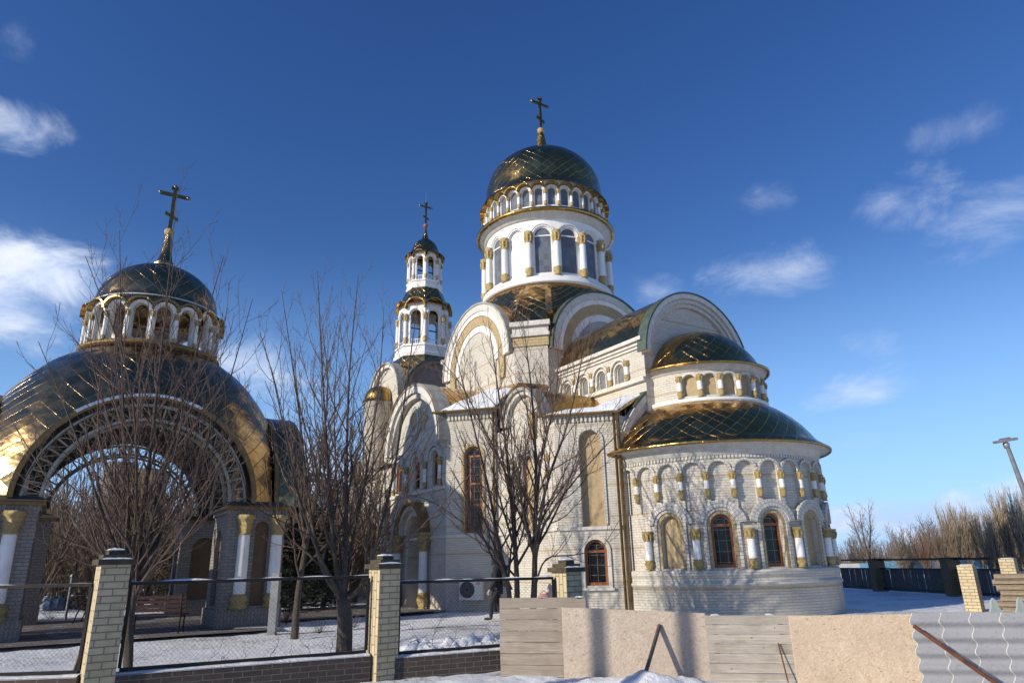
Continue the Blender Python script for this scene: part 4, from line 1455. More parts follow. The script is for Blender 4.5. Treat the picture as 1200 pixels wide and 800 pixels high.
# piers
for sx in (-1, 1):
    for sy in (-1, 1):
        x0, x1 = (2.05, 4.05) if sx > 0 else (-4.05, -2.45)
        yi = 2.28 if sx > 0 else 2.0
        y0, y1 = (yi, 3.92) if sy > 0 else (-3.92, -yi)
        pts = [(x1, y1), (x1, y0), (x0, y0), (x0, y1)]
        pier_b = MB()
        extra_cols = []
        boards = []
        for k in range(4):
            p, q = pts[k], pts[(k + 1) % 4]
            mp, L = m_plane(p, q)
            if k == 0 and sx > 0:       # east face: niche and two half columns
                cn = L / 2 - 0.18 * sy
                h = Hole(cn, 0.40, 0.62, 2.95)
                cols_ = [(L / 2 + 0.32 * sy), (L / 2 - 0.60 * sy)]
            else:
                h = Hole(L / 2 + (0.15 if k == 0 else 0.0), 0.84, 0.62, 2.75)
                cols_ = []
            pier_b.m = mp
            pier_b.wall(0, L, 0.55, 3.2, [h])
            pier_b.reveal(h, 0.14)
            boards.append((mp, h))
            extra_cols += [mp(c_, 0, 0.05) for c_ in cols_]
        pier = pier_b.build('pier', M['greybrick'], gate)
        pb = MB().box(x0 - 0.07, x1 + 0.07, y0 - 0.07, y1 + 0.07, -0.2, 0.55)
        pb.build('plinth', M['greybrick'], pier)
        cb = MB()
        cb.box(x0 - 0.05, x1 + 0.05, y0 - 0.05, y1 + 0.05, 3.14, 3.27)
        cb.build('cornice', M['greybrick'], pier)
        MB().box(x0 - 0.13, x1 + 0.13, y0 - 0.13, y1 + 0.13, 3.27, 3.36).build('cornice_edge', M['doorgilt'], pier)
        rb = MB()
        rb.grid(lambda s, t: ((x0 + x1) / 2 + ((x1 - x0) / 2 + 0.2 - 0.35 * t) * (1, 1, -1, -1)[int(round(s * 4)) % 4],
                              (y0 + y1) / 2 + ((y1 - y0) / 2 + 0.2 - 0.35 * t) * (1, -1, -1, 1)[int(round(s * 4)) % 4], 3.36 + 0.16 * t), 4, 1, None, False)
        rb.box(x0 + 0.1, x1 - 0.1, y0 + 0.1, y1 - 0.1, 3.36, 3.52)
        rb.build('pier_roof', M['roofdark'], pier)
        for mp, h in boards:
            MB(mp).fill(h, -0.12).build('boarded_niche', M['brownboard'], pier)
        for pp in extra_cols:
            put_r = 0.17
            MB().lathe([(put_r, 0.9), (put_r * 0.92, 2.65)], 16, c=pp[:2]).build('half_column', PL, pier)
            cpb = MB().lathe([(0.16, 2.55), (0.2, 2.58), (0.17, 2.64), (0.21, 2.8), (0.19, 2.84), (0.23, 2.98), (0.27, 3.02), (0.27, 3.12), (0, 3.12)], 16, c=pp[:2])
            cpb.build('gilded_capital', M['goldpaint'], pier)
            cpb = MB().lathe([(0, 0.56), (0.24, 0.56), (0.25, 0.64), (0.2, 0.68), (0.26, 0.8), (0.21, 0.9), (0.17, 0.95)], 16, c=pp[:2])
            cpb.build('gilded_base', M['goldpaint'], pier)
# arch rims on the four sides: gilded rim + steel lattice ribs
sides = [((HX + 0.02, HY), (HX + 0.02, -HY)), ((HX, -HY - 0.02), (-HX, -HY - 0.02)), ((-HX - 0.02, -HY), (-HX - 0.02, HY)), ((-HX, HY + 0.02), (HX, HY + 0.02))]
for k, (p, q) in enumerate(sides):
    mp, L = m_plane(p, q)
    rr = math.sqrt(4.98 ** 2 - (HX if k % 2 == 0 else HY) ** 2)
    hh = 6.36 - 3.45 if k % 2 == 0 else 6.72 - 3.45
    # elliptical arch: scale z
    fz = hh / rr
    me = (lambda mp_, f_: (lambda u, z, d: mp_(u, 3.45 + (z - 3.45) * f_, d)))(mp, fz)
    MB(me).arch(L / 2, 3.45, rr - 0.08, rr + 0.05, -0.02, 0.12, 0, PI, 48).build('arch_rim', M['doorgilt'], gate)
    MB(me).arch(L / 2, 3.45, rr - 0.02, rr + 0.06, 0.12, 0.15, 0.9, 2.0, 30).build('rim_snow', M['snow'], gate)
    lt = MB(me)
    for dd, r_ in ((-0.06, rr - 0.20), (-0.06, rr - 0.62), (-0.8, rr - 0.62)):
        lt.arch(L / 2, 3.45, r_ - 0.075, r_, dd - 0.09, dd, 0.02, PI - 0.02, 40)
    n_ = 26
    for j in range(n_ + 1):
        t = 0.05 + (PI - 0.1) * j / n_
        P1 = lambda r, d, tt=t: Vector(me(L / 2 + r * math.cos(tt), 3.45 + r * math.sin(tt), d))
        raw = lt.m
        lt.m = None
        lt.tube([P1(rr - 0.22, -0.1), P1(rr - 0.62, -0.1)], 0.032, 4)
        lt.tube([P1(rr - 0.62, -0.1), P1(rr - 0.62, -0.84)], 0.03, 4)
        if j < n_:
            t2 = 0.05 + (PI - 0.1) * (j + 1) / n_
            lt.tube([P1(rr - 0.22, -0.1), P1(rr - 0.62, -0.1, t2)], 0.016, 4)
        lt.m = raw
    lt.build('arch_lattice', M['steel'], gate)
    if k % 2 == 1:
        # projecting hood of the side arches
        MB(me).arch(L / 2, 3.45, rr - 0.02, rr + 0.06, 0.12, 0.95, 0, PI, 36).build('side_hood', M['gategold'], gate)
# inside framing of the shell: meridian and parallel steel bars
fr = MB()
for k in range(28):
    a = 2 * PI * k / 28
    path = []
    for (r, z) in prof:
        x, y = (r - 0.3) * math.cos(a), (r - 0.3) * math.sin(a)
        if abs(x) < HX - 0.2 and abs(y) < HY - 0.2:
            path.append((x, y, z - 0.1))
    if len(path) > 1:
        fr.tube(path, 0.028, 4)
for (r, z) in prof[1:]:
    for k in range(60):
        a, a2 = 2 * PI * k / 60, 2 * PI * (k + 1) / 60
        p1 = ((r - 0.3) * math.cos(a), (r - 0.3) * math.sin(a), z - 0.1)
        p2 = ((r - 0.3) * math.cos(a2), (r - 0.3) * math.sin(a2), z - 0.1)
        if all(abs(p[0]) < HX - 0.2 and abs(p[1]) < HY - 0.2 for p in (p1, p2)):
            fr.tube([p1, p2], 0.02, 4)
fr.build('shell_framing', M['steel'], gate)
# lantern
RL = 2.0
mL = m_cyl((0, 0), RL)
NL = 18
ls = 360 / NL
lh = [Hole(ang(-62 + 4.5 + ls * k, RL), 0.47, 8.66, 9.84) for k in range(NL)]
lw = MB(mL).wall(ang(-62 + 4.5 - ls / 2, RL), ang(-62 + 4.5 - ls / 2 + 360, RL), 8.35, 10.2, lh, du=0.12)
for h in lh:
    lw.reveal(h, 0.16)
lw.build('lantern_wall', M['stone'], gate)
la = MB(mL)
le = MB(mL)
for h in lh:
    la.arch(h.c, h.zs, 0.24, 0.34, 0.0, 0.10, seg=12)
    le.arch(h.c, h.zs + 0.03, 0.34, 0.385, 0.0, 0.26, a0=0.05, a1=PI - 0.05, seg=12)
la.build('lantern_archivolts', PL, gate)
le.build('scalloped_eave', M['goldtrim'], gate)
lc = column_kind(0.94, 0.05, 0.17, 0.15)
lc.parent = gate
for k in range(NL):
    a = R(-62 + 4.5 + ls * (k + 0.5))
    if k == 0:
        lc.location = ((RL + 0.07) * math.cos(a), (RL + 0.07) * math.sin(a), 8.62)
    else:
        c_ = copy_tree(lc, gate)
        c_.location = ((RL + 0.07) * math.cos(a), (RL + 0.07) * math.sin(a), 8.62)
MB().lathe([(RL, 8.44), (RL + 0.2, 8.47), (RL + 0.2, 8.54), (RL + 0.04, 8.64), (RL, 8.65)], 60, uvr=2).build('lantern_ledge', M['doorgilt'], gate)
MB().lathe([(2.2, 9.98), (2.1, 10.08), (1.96, 10.2)] + [(1.94 * math.cos(t), 10.24 + 1.7 * math.sin(t)) for t in [PI / 2 * i / 18 for i in range(1, 17)]] + [(0.42, 11.98), (0.25, 12.2), (0.17, 12.6), (0.12, 13.1), (0.1, 13.3)], 72, uvr=1.7).build('lantern_dome', M['gategold'], gate)
MB().lathe([(0.05, 13.2)] + [(0.17 * math.sin(t), 13.38 - 0.15 * math.cos(t)) for t in [PI * i / 10 for i in range(1, 10)]] + [(0, 13.53)], 16).build('orb', M['goldpaint'], gate)
cross_at(gate, 0, 0, 13.5, 1.75, M['crossmetal'])

# paving under and before the gate, and along the church door
pv = MB()
for (e0, e1, n0, n1) in ((-14.6, -3.6, -20.2, -13.0), (-13.0, -6.6, -13.0, -6.6)):
    pts = [W(e0, n0, 0.075), W(e1, n0, 0.075), W(e1, n1, 0.075 + (0.004 if n1 > -10 else 0)), W(e0, n1, 0.075 + (0.004 if n1 > -10 else 0))]
    pv.quad(pts)
pv.build('paving', M['paving'], kind='structure')

# ================================================================== the yard fence: brick pillars, low wall, mesh panels


def at(u, v, Y):
    """point of the place at forward distance Y (metres from the photographer) on a given bearing"""
    d = fwd * 800 + rt * (u - 600) + up * (400 - v)
    k = Y / d.y
    return Vector((d.x * k, Y, CAM_H + d.z * k))


P1, P2, P3 = (-5.42, 9.62), (-2.05, 11.12), (0.82, 12.0)
pil_rot = R(40)


def lump(b, x0, x1, y0, y1, z, h, seed, n=8):
    """a pad of snow with rounded uneven edges"""
    def fn(s, t):
        e = min(1.0, min(s, 1 - s, t, 1 - t) * 5)
        j = 0.5 + 0.7 * abs(noise.noise((s * 3 + seed, t * 3, seed)))
        return (x0 + (x1 - x0) * s, y0 + (y1 - y0) * t, z + h * math.sqrt(max(0, e)) * j)
    b.grid(fn, n, n, None, True)
    return b


def brick_pillar(loc, h, rot, label, w=0.35):
    o = empty('brick_pillar', label, 'pillar', (loc[0], loc[1], 0), rot, 'yellow brick fence pillars')
    a = w / 2
    MB().box(-a, a, -a, a, -0.3, h - 0.17).build('shaft', M['pillarbrick'], o)
    c = MB()
    c.box(-a - 0.05, a + 0.05, -a - 0.05, a + 0.05, h - 0.17, h - 0.10)
    c.box(-a + 0.01, a - 0.01, -a + 0.01, a - 0.01, h - 0.10, h - 0.04)
    c.box(-a + 0.08, a - 0.08, -a + 0.08, a - 0.08, h - 0.04, h + 0.02)
    cp = c.build('cap', M['darkmoss'], o)
    lump(MB(), -a + 0.07, a - 0.07, -a + 0.07, a - 0.07, h + 0.018, 0.035, loc[0] * 3).build('snow', M['snow'], cp)
    lump(MB(), -a - 0.02, a + 0.02, -a - 0.04, -a + 0.05, h - 0.102, 0.03, loc[0] * 5).build('snow', M['snow'], cp)
    return o


brick_pillar(P1, 1.87, pil_rot, 'yellow brick pillar with a sunlit edge and snowy stepped cap, nearest the camera')
brick_pillar(P2, 1.74, pil_rot, 'yellow brick pillar with mossy snow-dusted cap between two mesh panels, in the middle of the fence')
brick_pillar(P3, 1.62, pil_rot, 'short mossy-capped brick pillar rising behind the plank boards under the small arched window')


def fence_bay(a, b, zr0, zr1, zb0, zb1, label, wlabel, gap=0.24, wall_h=True):
    a, b = Vector(a), Vector(b)
    d = (b - a)
    L = d.length
    d.normalize()
    rot = math.atan2(d.y, d.x)
    o = empty('mesh_fence_panel', label, 'fence panel', (a.x, a.y, 0), rot, 'wire mesh panels in black frames')
    x0, x1 = gap, L - gap
    zr = lambda x: zr0 + (zr1 - zr0) * (x - x0) / (x1 - x0)
    zb = lambda x: zb0 + (zb1 - zb0) * (x - x0) / (x1 - x0)
    f = MB()
    t = 0.021
    for zf in (zr, zb):
        f.m = (lambda zf_: (lambda x, y, z: (x, y, zf_(x) + z)))(zf)
        f.box(x0, x1, -t, t, -t, t)
    f.m = None
    for x in (x0, x1):
        f.box(x - t, x + t, -t, t, zb(x) + t, zr(x) - t)
    fr_ = f.build('frame', M['iron'], o)
    w = MB()
    step_ = 0.062
    k = -int(2 / step_)
    while k * step_ < (x1 - x0) + 2:
        for sg in (1, -1):
            pts = []
            for i in range(41):
                x = x0 + (x1 - x0) * i / 40
                z = (x - x0 - k * step_) * sg + (zb0 if sg > 0 else zb0)
                if zb(x) < z < zr(x):
                    pts.append((x + 0.004 * math.sin(i * 2.1 + k), 0.012 * math.sin(x * 3 + k * 0.7) + 0.006 * sg, z))
            if len(pts) > 1:
                w.tube([pts[0], pts[len(pts) // 2], pts[-1]] if len(pts) > 2 else pts, 0.0012, 3, False)
        k += 1
    w.build('wire_mesh', M['wire'], o)
    sn = MB()
    sn.m = lambda x, y, z: (x, y, zr(x) + z)
    sn.grid(lambda s, q: (x0 + (x1 - x0) * s, -t + 2 * t * q, t + (0.020 * math.sin(PI * q)) * max(0.0, 0.35 + 1.3 * noise.noise((s * 9, a.x, 2)))), 60, 4, None, True)
    sn.build('snow', M['snow'], fr_)
    wl = empty('low_brick_wall', wlabel, 'low wall', (a.x, a.y, 0), rot, 'low dark brick walls under the mesh')
    wb = MB()
    wb.m = lambda x, y, z: (x, y, z if z < 0 else zb(x) - 0.045)
    wb.box(0.19, L - 0.19, -0.12, 0.12, -0.3, 0.4)
    wb.build('brickwork', M['darkbrick'], wl)
    sb = MB()
    sb.m = lambda x, y, z: (x, y, zb(x) - 0.044 + z)
    sb.grid(lambda s, q: (0.2 + (L - 0.4) * s, -0.125 + 0.25 * q, 0.028 * math.sin(PI * min(1, max(0, q))) ** 0.4 * (0.8 + 0.5 * noise.noise((s * 12, q * 2, a.y))) - (0.01 if q in (0, 1) else 0)), 60, 6, None, True)
    sb.build('snow_cap', M['snow'], wl)
    return o


fence_bay(P1, P2, 1.455, 1.46, 0.40, 0.41, 'black framed wire mesh panel between the two yellow pillars', 'low dark brick wall with a snow top between the two yellow pillars')
fence_bay(P2, P3, 1.36, 1.36, 0.36, 0.40, 'black framed wire mesh panel running from the middle pillar to the plank boards', 'low dark brick wall with a snow top ending at the plank boards')
fence_bay((-9.2, 9.3), P1, 1.45, 1.455, 0.40, 0.40, 'black framed wire mesh panel cut by the left edge of the photo', 'low dark brick wall cut by the left edge of the photo')

# dark red gate leaf and a plank leaning beside the near pillar
lf = MB()
for (x0, x1, z0, z1) in ((0, 0.05, 0.35, 1.5), (0.0, 0.9, 1.45, 1.5), (0, 0.9, 0.35, 0.4), (0.85, 0.9, 0.4, 1.45)):
    lf.box(x0, x1, -0.02, 0.02, z0, z1)
lo = lf.build('gate_leaf', M['benchwood'], None, (-5.66, 9.98, 0.0))
lo.rotation_euler = (0, 0, R(118))
tag(lo, 'dark red open metal gate leaf standing beside the nearest yellow pillar', 'gate')
pk = MB().box(-0.05, 0.05, -0.015, 0.015, 0.0, 1.25).build('plank', M['pallet'], None, (-6.05, 10.1, 0.02))
pk.rotation_euler = (R(-4), R(14), R(60))
tag(pk, 'worn wooden plank leaning by the nearest yellow pillar', 'plank')

# ---- board fence along the street
BY = 10.70
FA = R(-13.5)                       # the board fence runs slightly towards the street on the right


def FY(x):
    return 10.75 + math.tan(FA) * (x - 0.9)



def panel_thing(name, mat, x0, x1, z0, zl, zr_, y0, y1, label, cat, th=0.03):
    b = MB(lambda x, z, d: (x, y0 + (y1 - y0) * (x - x0) / (x1 - x0) - d, z if z < 0.3 else z * 1.0))
    n = 16
    for i in range(n):
        a, c = x0 + (x1 - x0) * i / n, x0 + (x1 - x0) * (i + 1) / n
        ta, tc = zl + (zr_ - zl) * i / n, zl + (zr_ - zl) * (i + 1) / n
        j = lambda q: 0.006 * noise.noise((q * 5, zl, y0 * 3))
        ta, tc = ta + j(a), tc + j(c)
        b.quad([(a, z0, th), (c, z0, th), (c, tc, th), (a, ta, th)], [(a, z0), (c, z0), (c, tc), (a, ta)])
        b.quad([(a, z0, 0), (a, ta, 0), (c, tc, 0), (c, z0, 0)], [(a, z0), (a, ta), (c, tc), (c, z0)])
        b.quad([(a, ta, th), (c, tc, th), (c, tc, 0), (a, ta, 0)], [(a, 0), (c, 0), (c, th), (a, th)])
    for x, t in ((x0, zl), (x1, zr_)):
        b.quad([(x, z0, 0), (x, z0, th), (x, t, th), (x, t, 0)], [(0, z0), (th, z0), (th, t), (0, t)])
    o = b.build(name, M[mat])
    return tag(o, label, cat)


def plank_section(name, x0, x1, tops, y, rows, label, mat, group=None):
    o = empty(name, label, 'board fence', (x0, y, 0), FA)
    x1 = x0 + (x1 - x0) / math.cos(FA)
    zt = 0.0
    z = -0.12
    H = tops + 0.12
    for i in range(rows):
        h = H / rows
        x_off = 0.012 * noise.noise((i * 1.7, x0, 5))
        e = 0.03 * noise.noise((i * 2.3, x1, 1)) if i < rows - 1 else 0.0
        nonlocal_z = z
        b = MB(lambda a, bb, c: (a, -c + 0.004 * noise.noise((a * 2, bb * 9, i)), bb))
        b.box(x_off, (x1 - x0) + e, z + 0.004, z + h - 0.003, 0.0, 0.028, 0.3)
        # different stretch of the grain on every plank
        b.uv = [(u + i * 3.13, v + i * 0.0) for u, v in b.uv]
        pb_ = b.build('plank', M[mat], o)
        z += h
    for x in (0.12, (x1 - x0) - 0.12):
        MB().box(x - 0.03, x + 0.03, 0.002, 0.06, -0.2, tops - 0.05).build('post', M['pallet'], o)
    return o


M['plankA'] = plank_mat('plank_wood_a', (0.40, 0.335, 0.27), (0.34, 0.285, 0.23), 50.0, 60.0)
M['plankB'] = plank_mat('plank_wood_b', (0.50, 0.44, 0.37), (0.44, 0.385, 0.32), 50.0, 60.0)
plank_section('plank_fence', -0.27, 1.00, 1.11, FY(-0.27) + 0.03, 8, 'taller weathered plank section at the left end of the board fence', 'plankA')
panel_thing('strand_board', 'osb1', 0.64, 2.61, -0.12, 0.975, 0.885, FY(0.64) - 0.02, FY(2.61) - 0.02, 'wide weathered strand board sheet with the leaning pipe in front', 'board')
plank_section('plank_fence', 2.62, 3.70, 0.855, FY(2.62) - 0.02, 8, 'low pale plank section between the two strand boards', 'plankB')
panel_thing('strand_board', 'osb2', 3.68, 5.25, -0.12, 0.845, 0.86, FY(3.68) - 0.04, FY(5.25) - 0.04, 'clean tan strand board sheet beside the corrugated grey sheets', 'board')
for k in range(3):
    x = (0.9, 2.75, 3.45)[k]
    sb = lump(MB(), x - 0.06, x + 0.07, FY(x) - 0.035, FY(x) + 0.025, (1.108, 0.853, 0.853)[k], 0.025, k + 3, 6)
    tag(sb.build('snow_pad', M['snow']), ('small snow pad on the taller plank section', 'small snow pad on the low planks, left', 'small snow pad on the low planks, by the clean strand board')[k], 'snow')

# corrugated sheets, overlapping, ridges lying level
for k in range(7):
    xs0 = 5.13 + 0.33 * k
    yo = FY(xs0) - 0.10 - 0.012 * k
    wl_ = 0.185
    top = 0.875 + 0.012 * noise.noise((k * 3.1, 0, 0))
    ph = 0.6 * noise.noise((k * 1.9, 2, 0))

    def fnS(s, t, xs0=xs0, yo=yo, ph=ph, top=top, k=k):
        z = -0.15 + (top + 0.15) * t
        wv = math.sin(2 * PI * z / wl_ + 0.4)
        xe = xs0 - 0.034 * math.sin(2 * PI * z / wl_ + 0.4 + ph)
        x = xe + (0.62 + (xs0 - xe)) * s
        return (x, yo - 0.026 * wv + math.tan(FA) * (x - xs0) + 0.02 * (x - xs0), z)
    sh_ = MB()
    sh_.grid(fnS, 6, 60, None, True)
    sh_.grid(lambda s, t: (lambda p: (p[0], p[1] + 0.012, p[2]))(fnS(s, t)), 6, 60, None, True)
    so = sh_.build('corrugated_sheet', M['slate'])
    names = ('leftmost grey corrugated sheet, butting against the clean strand board', 'second grey corrugated sheet, behind the top of the rusty bar',
             'third grey corrugated sheet from the strand board', 'fourth grey corrugated sheet, crossed by the middle of the rusty bar', 'fifth grey corrugated sheet from the strand board',
             'sixth grey corrugated sheet, near the right edge of the photo', 'last grey corrugated sheet, cut by the right edge of the photo')
    tag(so, names[k], 'corrugated sheet', 'grey corrugated sheets')
    eb_ = MB()
    eb_.tube([(lambda p: (p[0], p[1] + 0.005, p[2]))(fnS(0, j / 60)) for j in range(61)], 0.0075, 5)
    eb_.build('broken_edge', M['slatedge'], so)

# pipe, rods and bar leaning on the fence
pp_ = MB()
pt_top = at(773, 732, FY(1.98) - 0.06)
pt_bot = at(756, 790, FY(1.9) - 0.55)
pp_.tube([pt_bot - (pt_top - pt_bot) * 0.15, pt_top], 0.028, 10)
tag(pp_.build('pipe', M['paleiron']), 'worn pipe leaning on the strand board out of the snow bank', 'pipe')
r1 = MB().tube([at(927, 812, FY(3.6) - 0.22), at(912, 753, FY(3.6) - 0.05)], 0.009, 6).build('thin_rod', M['rust'])
tag(r1, 'thin rusty rod leaning where planks meet the clean strand board', 'rod')
r2 = MB().tube([at(1190, 816, FY(6.3) - 0.75), at(1071, 733, FY(5.2) - 0.19)], 0.026, 8).build('rusty_bar', M['rust'])
tag(r2, 'thick rusty bar leaning across the corrugated sheets', 'bar')

bag = empty('bag', 'small dusty pink bag lying on top of the plank fence', 'bag', tuple(at(637, 699, FY(0.4) + 0.02)))
bb_ = MB()
bb_.grid(lambda s, t: (0.10 * math.cos(2 * PI * s) * (1 - 0.35 * t) * (1 + 0.2 * noise.noise((s * 3, t, 1))), 0.035 * math.sin(2 * PI * s) * (1 - 0.2 * t), -0.005 + 0.05 * t), 20, 5, None, True, True)
bb_.build('pouch', M['pink'], bag)
MB().tube([(-0.05 + 0.1 * i / 8, 0, 0.042 + 0.045 * math.sin(PI * i / 8)) for i in range(9)], 0.007, 5).build('handle', M['pink'], bag)

# ================================================================== wall-hung air conditioner
mAC, _ = m_plane(SOUTH[2], SOUTH[3])
ac = empty('air_conditioner', 'off-white outdoor air conditioner unit with black fan hung on the shaded wall', 'air conditioner', CH_A, ALPHA - PI / 2)
u0_, u1_ = 0.52, 1.36
acb = MB(mAC).box(u0_, u1_, 0.42, 1.10, 0.12, 0.44)
abody = acb.build('casing', M['acwhite'], ac)
fan = MB(mAC)
fc = (1.06, 0.76)
mfan = mAC
for r_ in (0.27, 0.235, 0.20, 0.165, 0.13, 0.095, 0.06):
    fan.arch(fc[0], fc[1], r_ - 0.006, r_, 0.442, 0.458, 0, 2 * PI, 30)
for j in range(8):
    a = PI * j / 4
    fan.m = None
    fan.tube([mAC(fc[0] + 0.04 * math.cos(a), fc[1] + 0.04 * math.sin(a), 0.452), mAC(fc[0] + 0.27 * math.cos(a), fc[1] + 0.27 * math.sin(a), 0.452)], 0.005, 4)
    fan.m = mAC
fan.build('fan_grille', M['graymetal'], ac)
fd = MB(mAC)
fd.arch(fc[0], fc[1], 0.0, 0.275, 0.438, 0.4425, 0, 2 * PI, 32)
fd.build('fan', M['black'], ac)
lg = MB()
for k in range(3):
    a = PI / 2 + 2 * PI * k / 3
    c_, w_ = 0.045, 0.027
    cen = (0.66, 0.98)
    dx, dz = math.cos(a), math.sin(a)
    pts = [(cen[0], cen[1]), (cen[0] + dx * c_ - dz * w_, cen[1] + dz * c_ + dx * w_), (cen[0] + dx * 2 * c_, cen[1] + dz * 2 * c_), (cen[0] + dx * c_ + dz * w_, cen[1] + dz * c_ - dx * w_)]
    lg.quad([mAC(p[0], p[1], 0.4445) for p in pts])
lg.build('emblem', M['red'], ac)
for u_ in (u0_ + 0.12, u1_ - 0.12):
    b_ = MB(mAC).box(u_ - 0.02, u_ + 0.02, 0.38, 0.418, 0.0, 0.42)
    b_.build('bracket', M['graymetal'], ac)
lump(MB(lambda x, y, z: mAC(x, z, y)), u0_ + 0.02, u1_ - 0.02, 0.14, 0.42, 1.101, 0.03, 4).build('snow', M['snow'], abody)


# ================================================================== trees
class Tree:
    def __init__(self, seed, twig_r=0.0042, upw=0.17, wander=0.19, dens=1.0):
        self.rng = random.Random(seed)
        self.trunk, self.twig = MB(), MB()
        self.tr, self.up, self.wa, self.dens, self.s0 = twig_r, upw, wander, dens, 0.22

    def rvec(self):
        r = self.rng
        while True:
            v = Vector((r.uniform(-1, 1), r.uniform(-1, 1), r.uniform(-1, 1)))
            if 0.05 < v.length < 1:
                return v.normalized()

    def limb(self, pts, r0, r1, level, kids=True):
        """pts: a smooth path"""
        n = len(pts)
        rad = [r0 + (r1 - r0) * (i / (n - 1)) ** 0.8 for i in range(n)]
        tgt = self.trunk if r0 > 0.028 else self.twig
        tgt.tube(pts, rad, 8 if r0 > 0.06 else (5 if r0 > 0.02 else 3), r0 > 0.06)
        if kids and level < 4:
            self.sprout(pts, rad, level)

    def grow(self, p, d, L, r0, level):
        n = 7 if level < 3 else 4
        pts = [p.copy()]
        d = d.normalized()
        for i in range(n - 1):
            d = (d + self.rvec() * self.wa + Vector((0, 0, self.up * (1 if level < 3 else 0.6)))).normalized()
            p = p + d * (L / (n - 1))
            pts.append(p.copy())
        self.limb(pts, r0, max(self.tr * 0.7, r0 * 0.30), level)

    def sprout(self, pts, rad, level):
        rng = self.rng
        L = sum((b - a).length for a, b in zip(pts, pts[1:]))
        gap = (0.32, 0.24, 0.14, 0.10)[level] / self.dens
        k = int(L / gap)
        start = (self.s0, 0.15, 0.12, 0.1)[level]
        az = rng.uniform(0, 6.28)
        for i in range(k):
            t = start + (0.98 - start) * (i + rng.random() * 0.9) / max(1, k)
            f = t * (len(pts) - 1)
            j = min(len(pts) - 2, int(f))
            p = pts[j].lerp(pts[j + 1], f - j)
            ax = (pts[j + 1] - pts[j]).normalized()
            rr = rad[j] + (rad[j + 1] - rad[j]) * (f - j)
            az += 2.4 + rng.uniform(-0.5, 0.5)
            x = ax.orthogonal().normalized()
            y = ax.cross(x)
            side = x * math.cos(az) + y * math.sin(az)
            an = R(rng.uniform(25, 49))
            d = ax * math.cos(an) + side * math.sin(an)
            LL = L * (0.50, 0.46, 0.44, 0.5)[level] * (1.05 - 0.75 * t) * rng.uniform(0.55, 1.15)
            LL = min(LL, (3.0, 1.5, 0.8, 0.35)[level])
            if LL < 0.08:
                continue
            self.grow(p, d, LL, max(self.tr, min(rr * 0.62, 0.011 * LL + 0.0035)), level + 1)

    def finish(self, root, bark='bark', twig='twig'):
        t = self.trunk.build('trunk', M[bark], root)
        c = self.twig.build('crown', M[twig], root)
        return t, c


def smooth_path(ctrl, n=14):
    """Catmull-Rom through control points"""
    P = [Vector(c) for c in ctrl]
    P = [P[0] * 2 - P[1]] + P + [P[-1] * 2 - P[-2]]
    out = []
    segs = len(P) - 3
    for i in range(n + 1):
        f = min(segs - 1e-6, i / n * segs)
        k = int(f)
        t = f - k
        a, b, c, d = P[k:k + 4]
        out.append(0.5 * ((2 * b) + (c - a) * t + (2 * a - 5 * b + 4 * c - d) * t * t + (3 * b - a - 3 * c + d) * t ** 3))
    return out


def yard_tree(label, base, stems, seed, Y, group, dens=1.0, trunk_to=None, r_tr=0.15):
    """stems: lists of (bearing u, height v, forward offset) plus radius; rooted at base"""
    root = empty('bare_tree', label, 'tree', base, 0, group)
    T = Tree(seed, dens=dens)
    B = Vector(base)
    rng = random.Random(seed + 50)
    if trunk_to is not None:
        top = Vector(trunk_to) - B
        T.limb(smooth_path([(0, 0, -0.15), top * 0.5 + Vector((0.03, 0, 0)), top], 6), r_tr * 1.12, r_tr * 0.92, 0, False)
    for (ctrl, r0) in stems:
        pts = [(at(u, v, Y + dy) - B) for (u, v, dy) in ctrl]
        pts = smooth_path(pts, 16)
        T.limb(pts, r0 * 0.88, 0.006, 0)
    T.finish(root)
    return root


# tree before the gate
b1 = at(150, 785, 12.6)
yard_tree('wide bare tree with many rising stems in front of the gate pavilion', (b1.x, b1.y, 0.0), [
    ([(150, 785, 0), (158, 690, 0), (190, 560, 0.1), (225, 430, 0.3), (262, 300, 0.6)], 0.085),
    ([(150, 785, 0), (156, 690, 0), (175, 540, -0.2), (190, 400, -0.4), (205, 255, -0.4)], 0.08),
    ([(149, 785, 0), (152, 680, 0), (146, 540, 0.3), (143, 420, 0.5), (140, 270, 0.8)], 0.085),
    ([(149, 785, 0), (150, 690, 0), (120, 600, -0.2), (85, 500, -0.5), (45, 400, -0.6)], 0.06),
    ([(150, 785, 0), (150, 695, 0), (100, 630, 0.4), (55, 560, 0.8), (0, 470, 1.0)], 0.05),
    ([(151, 785, 0), (160, 680, 0), (210, 590, 0.3), (258, 480, 0.6), (296, 350, 0.8)], 0.06),
    ([(150, 785, 0), (154, 690, 0), (160, 560, -0.5), (150, 440, -0.9), (100, 300, -1.2)], 0.055),
    ([(150, 785, 0), (157, 700, 0), (200, 640, -0.4), (250, 560, -0.7), (290, 450, -1.0)], 0.045)], 11, 12.6, 'bare trees in the yard', 0.82)
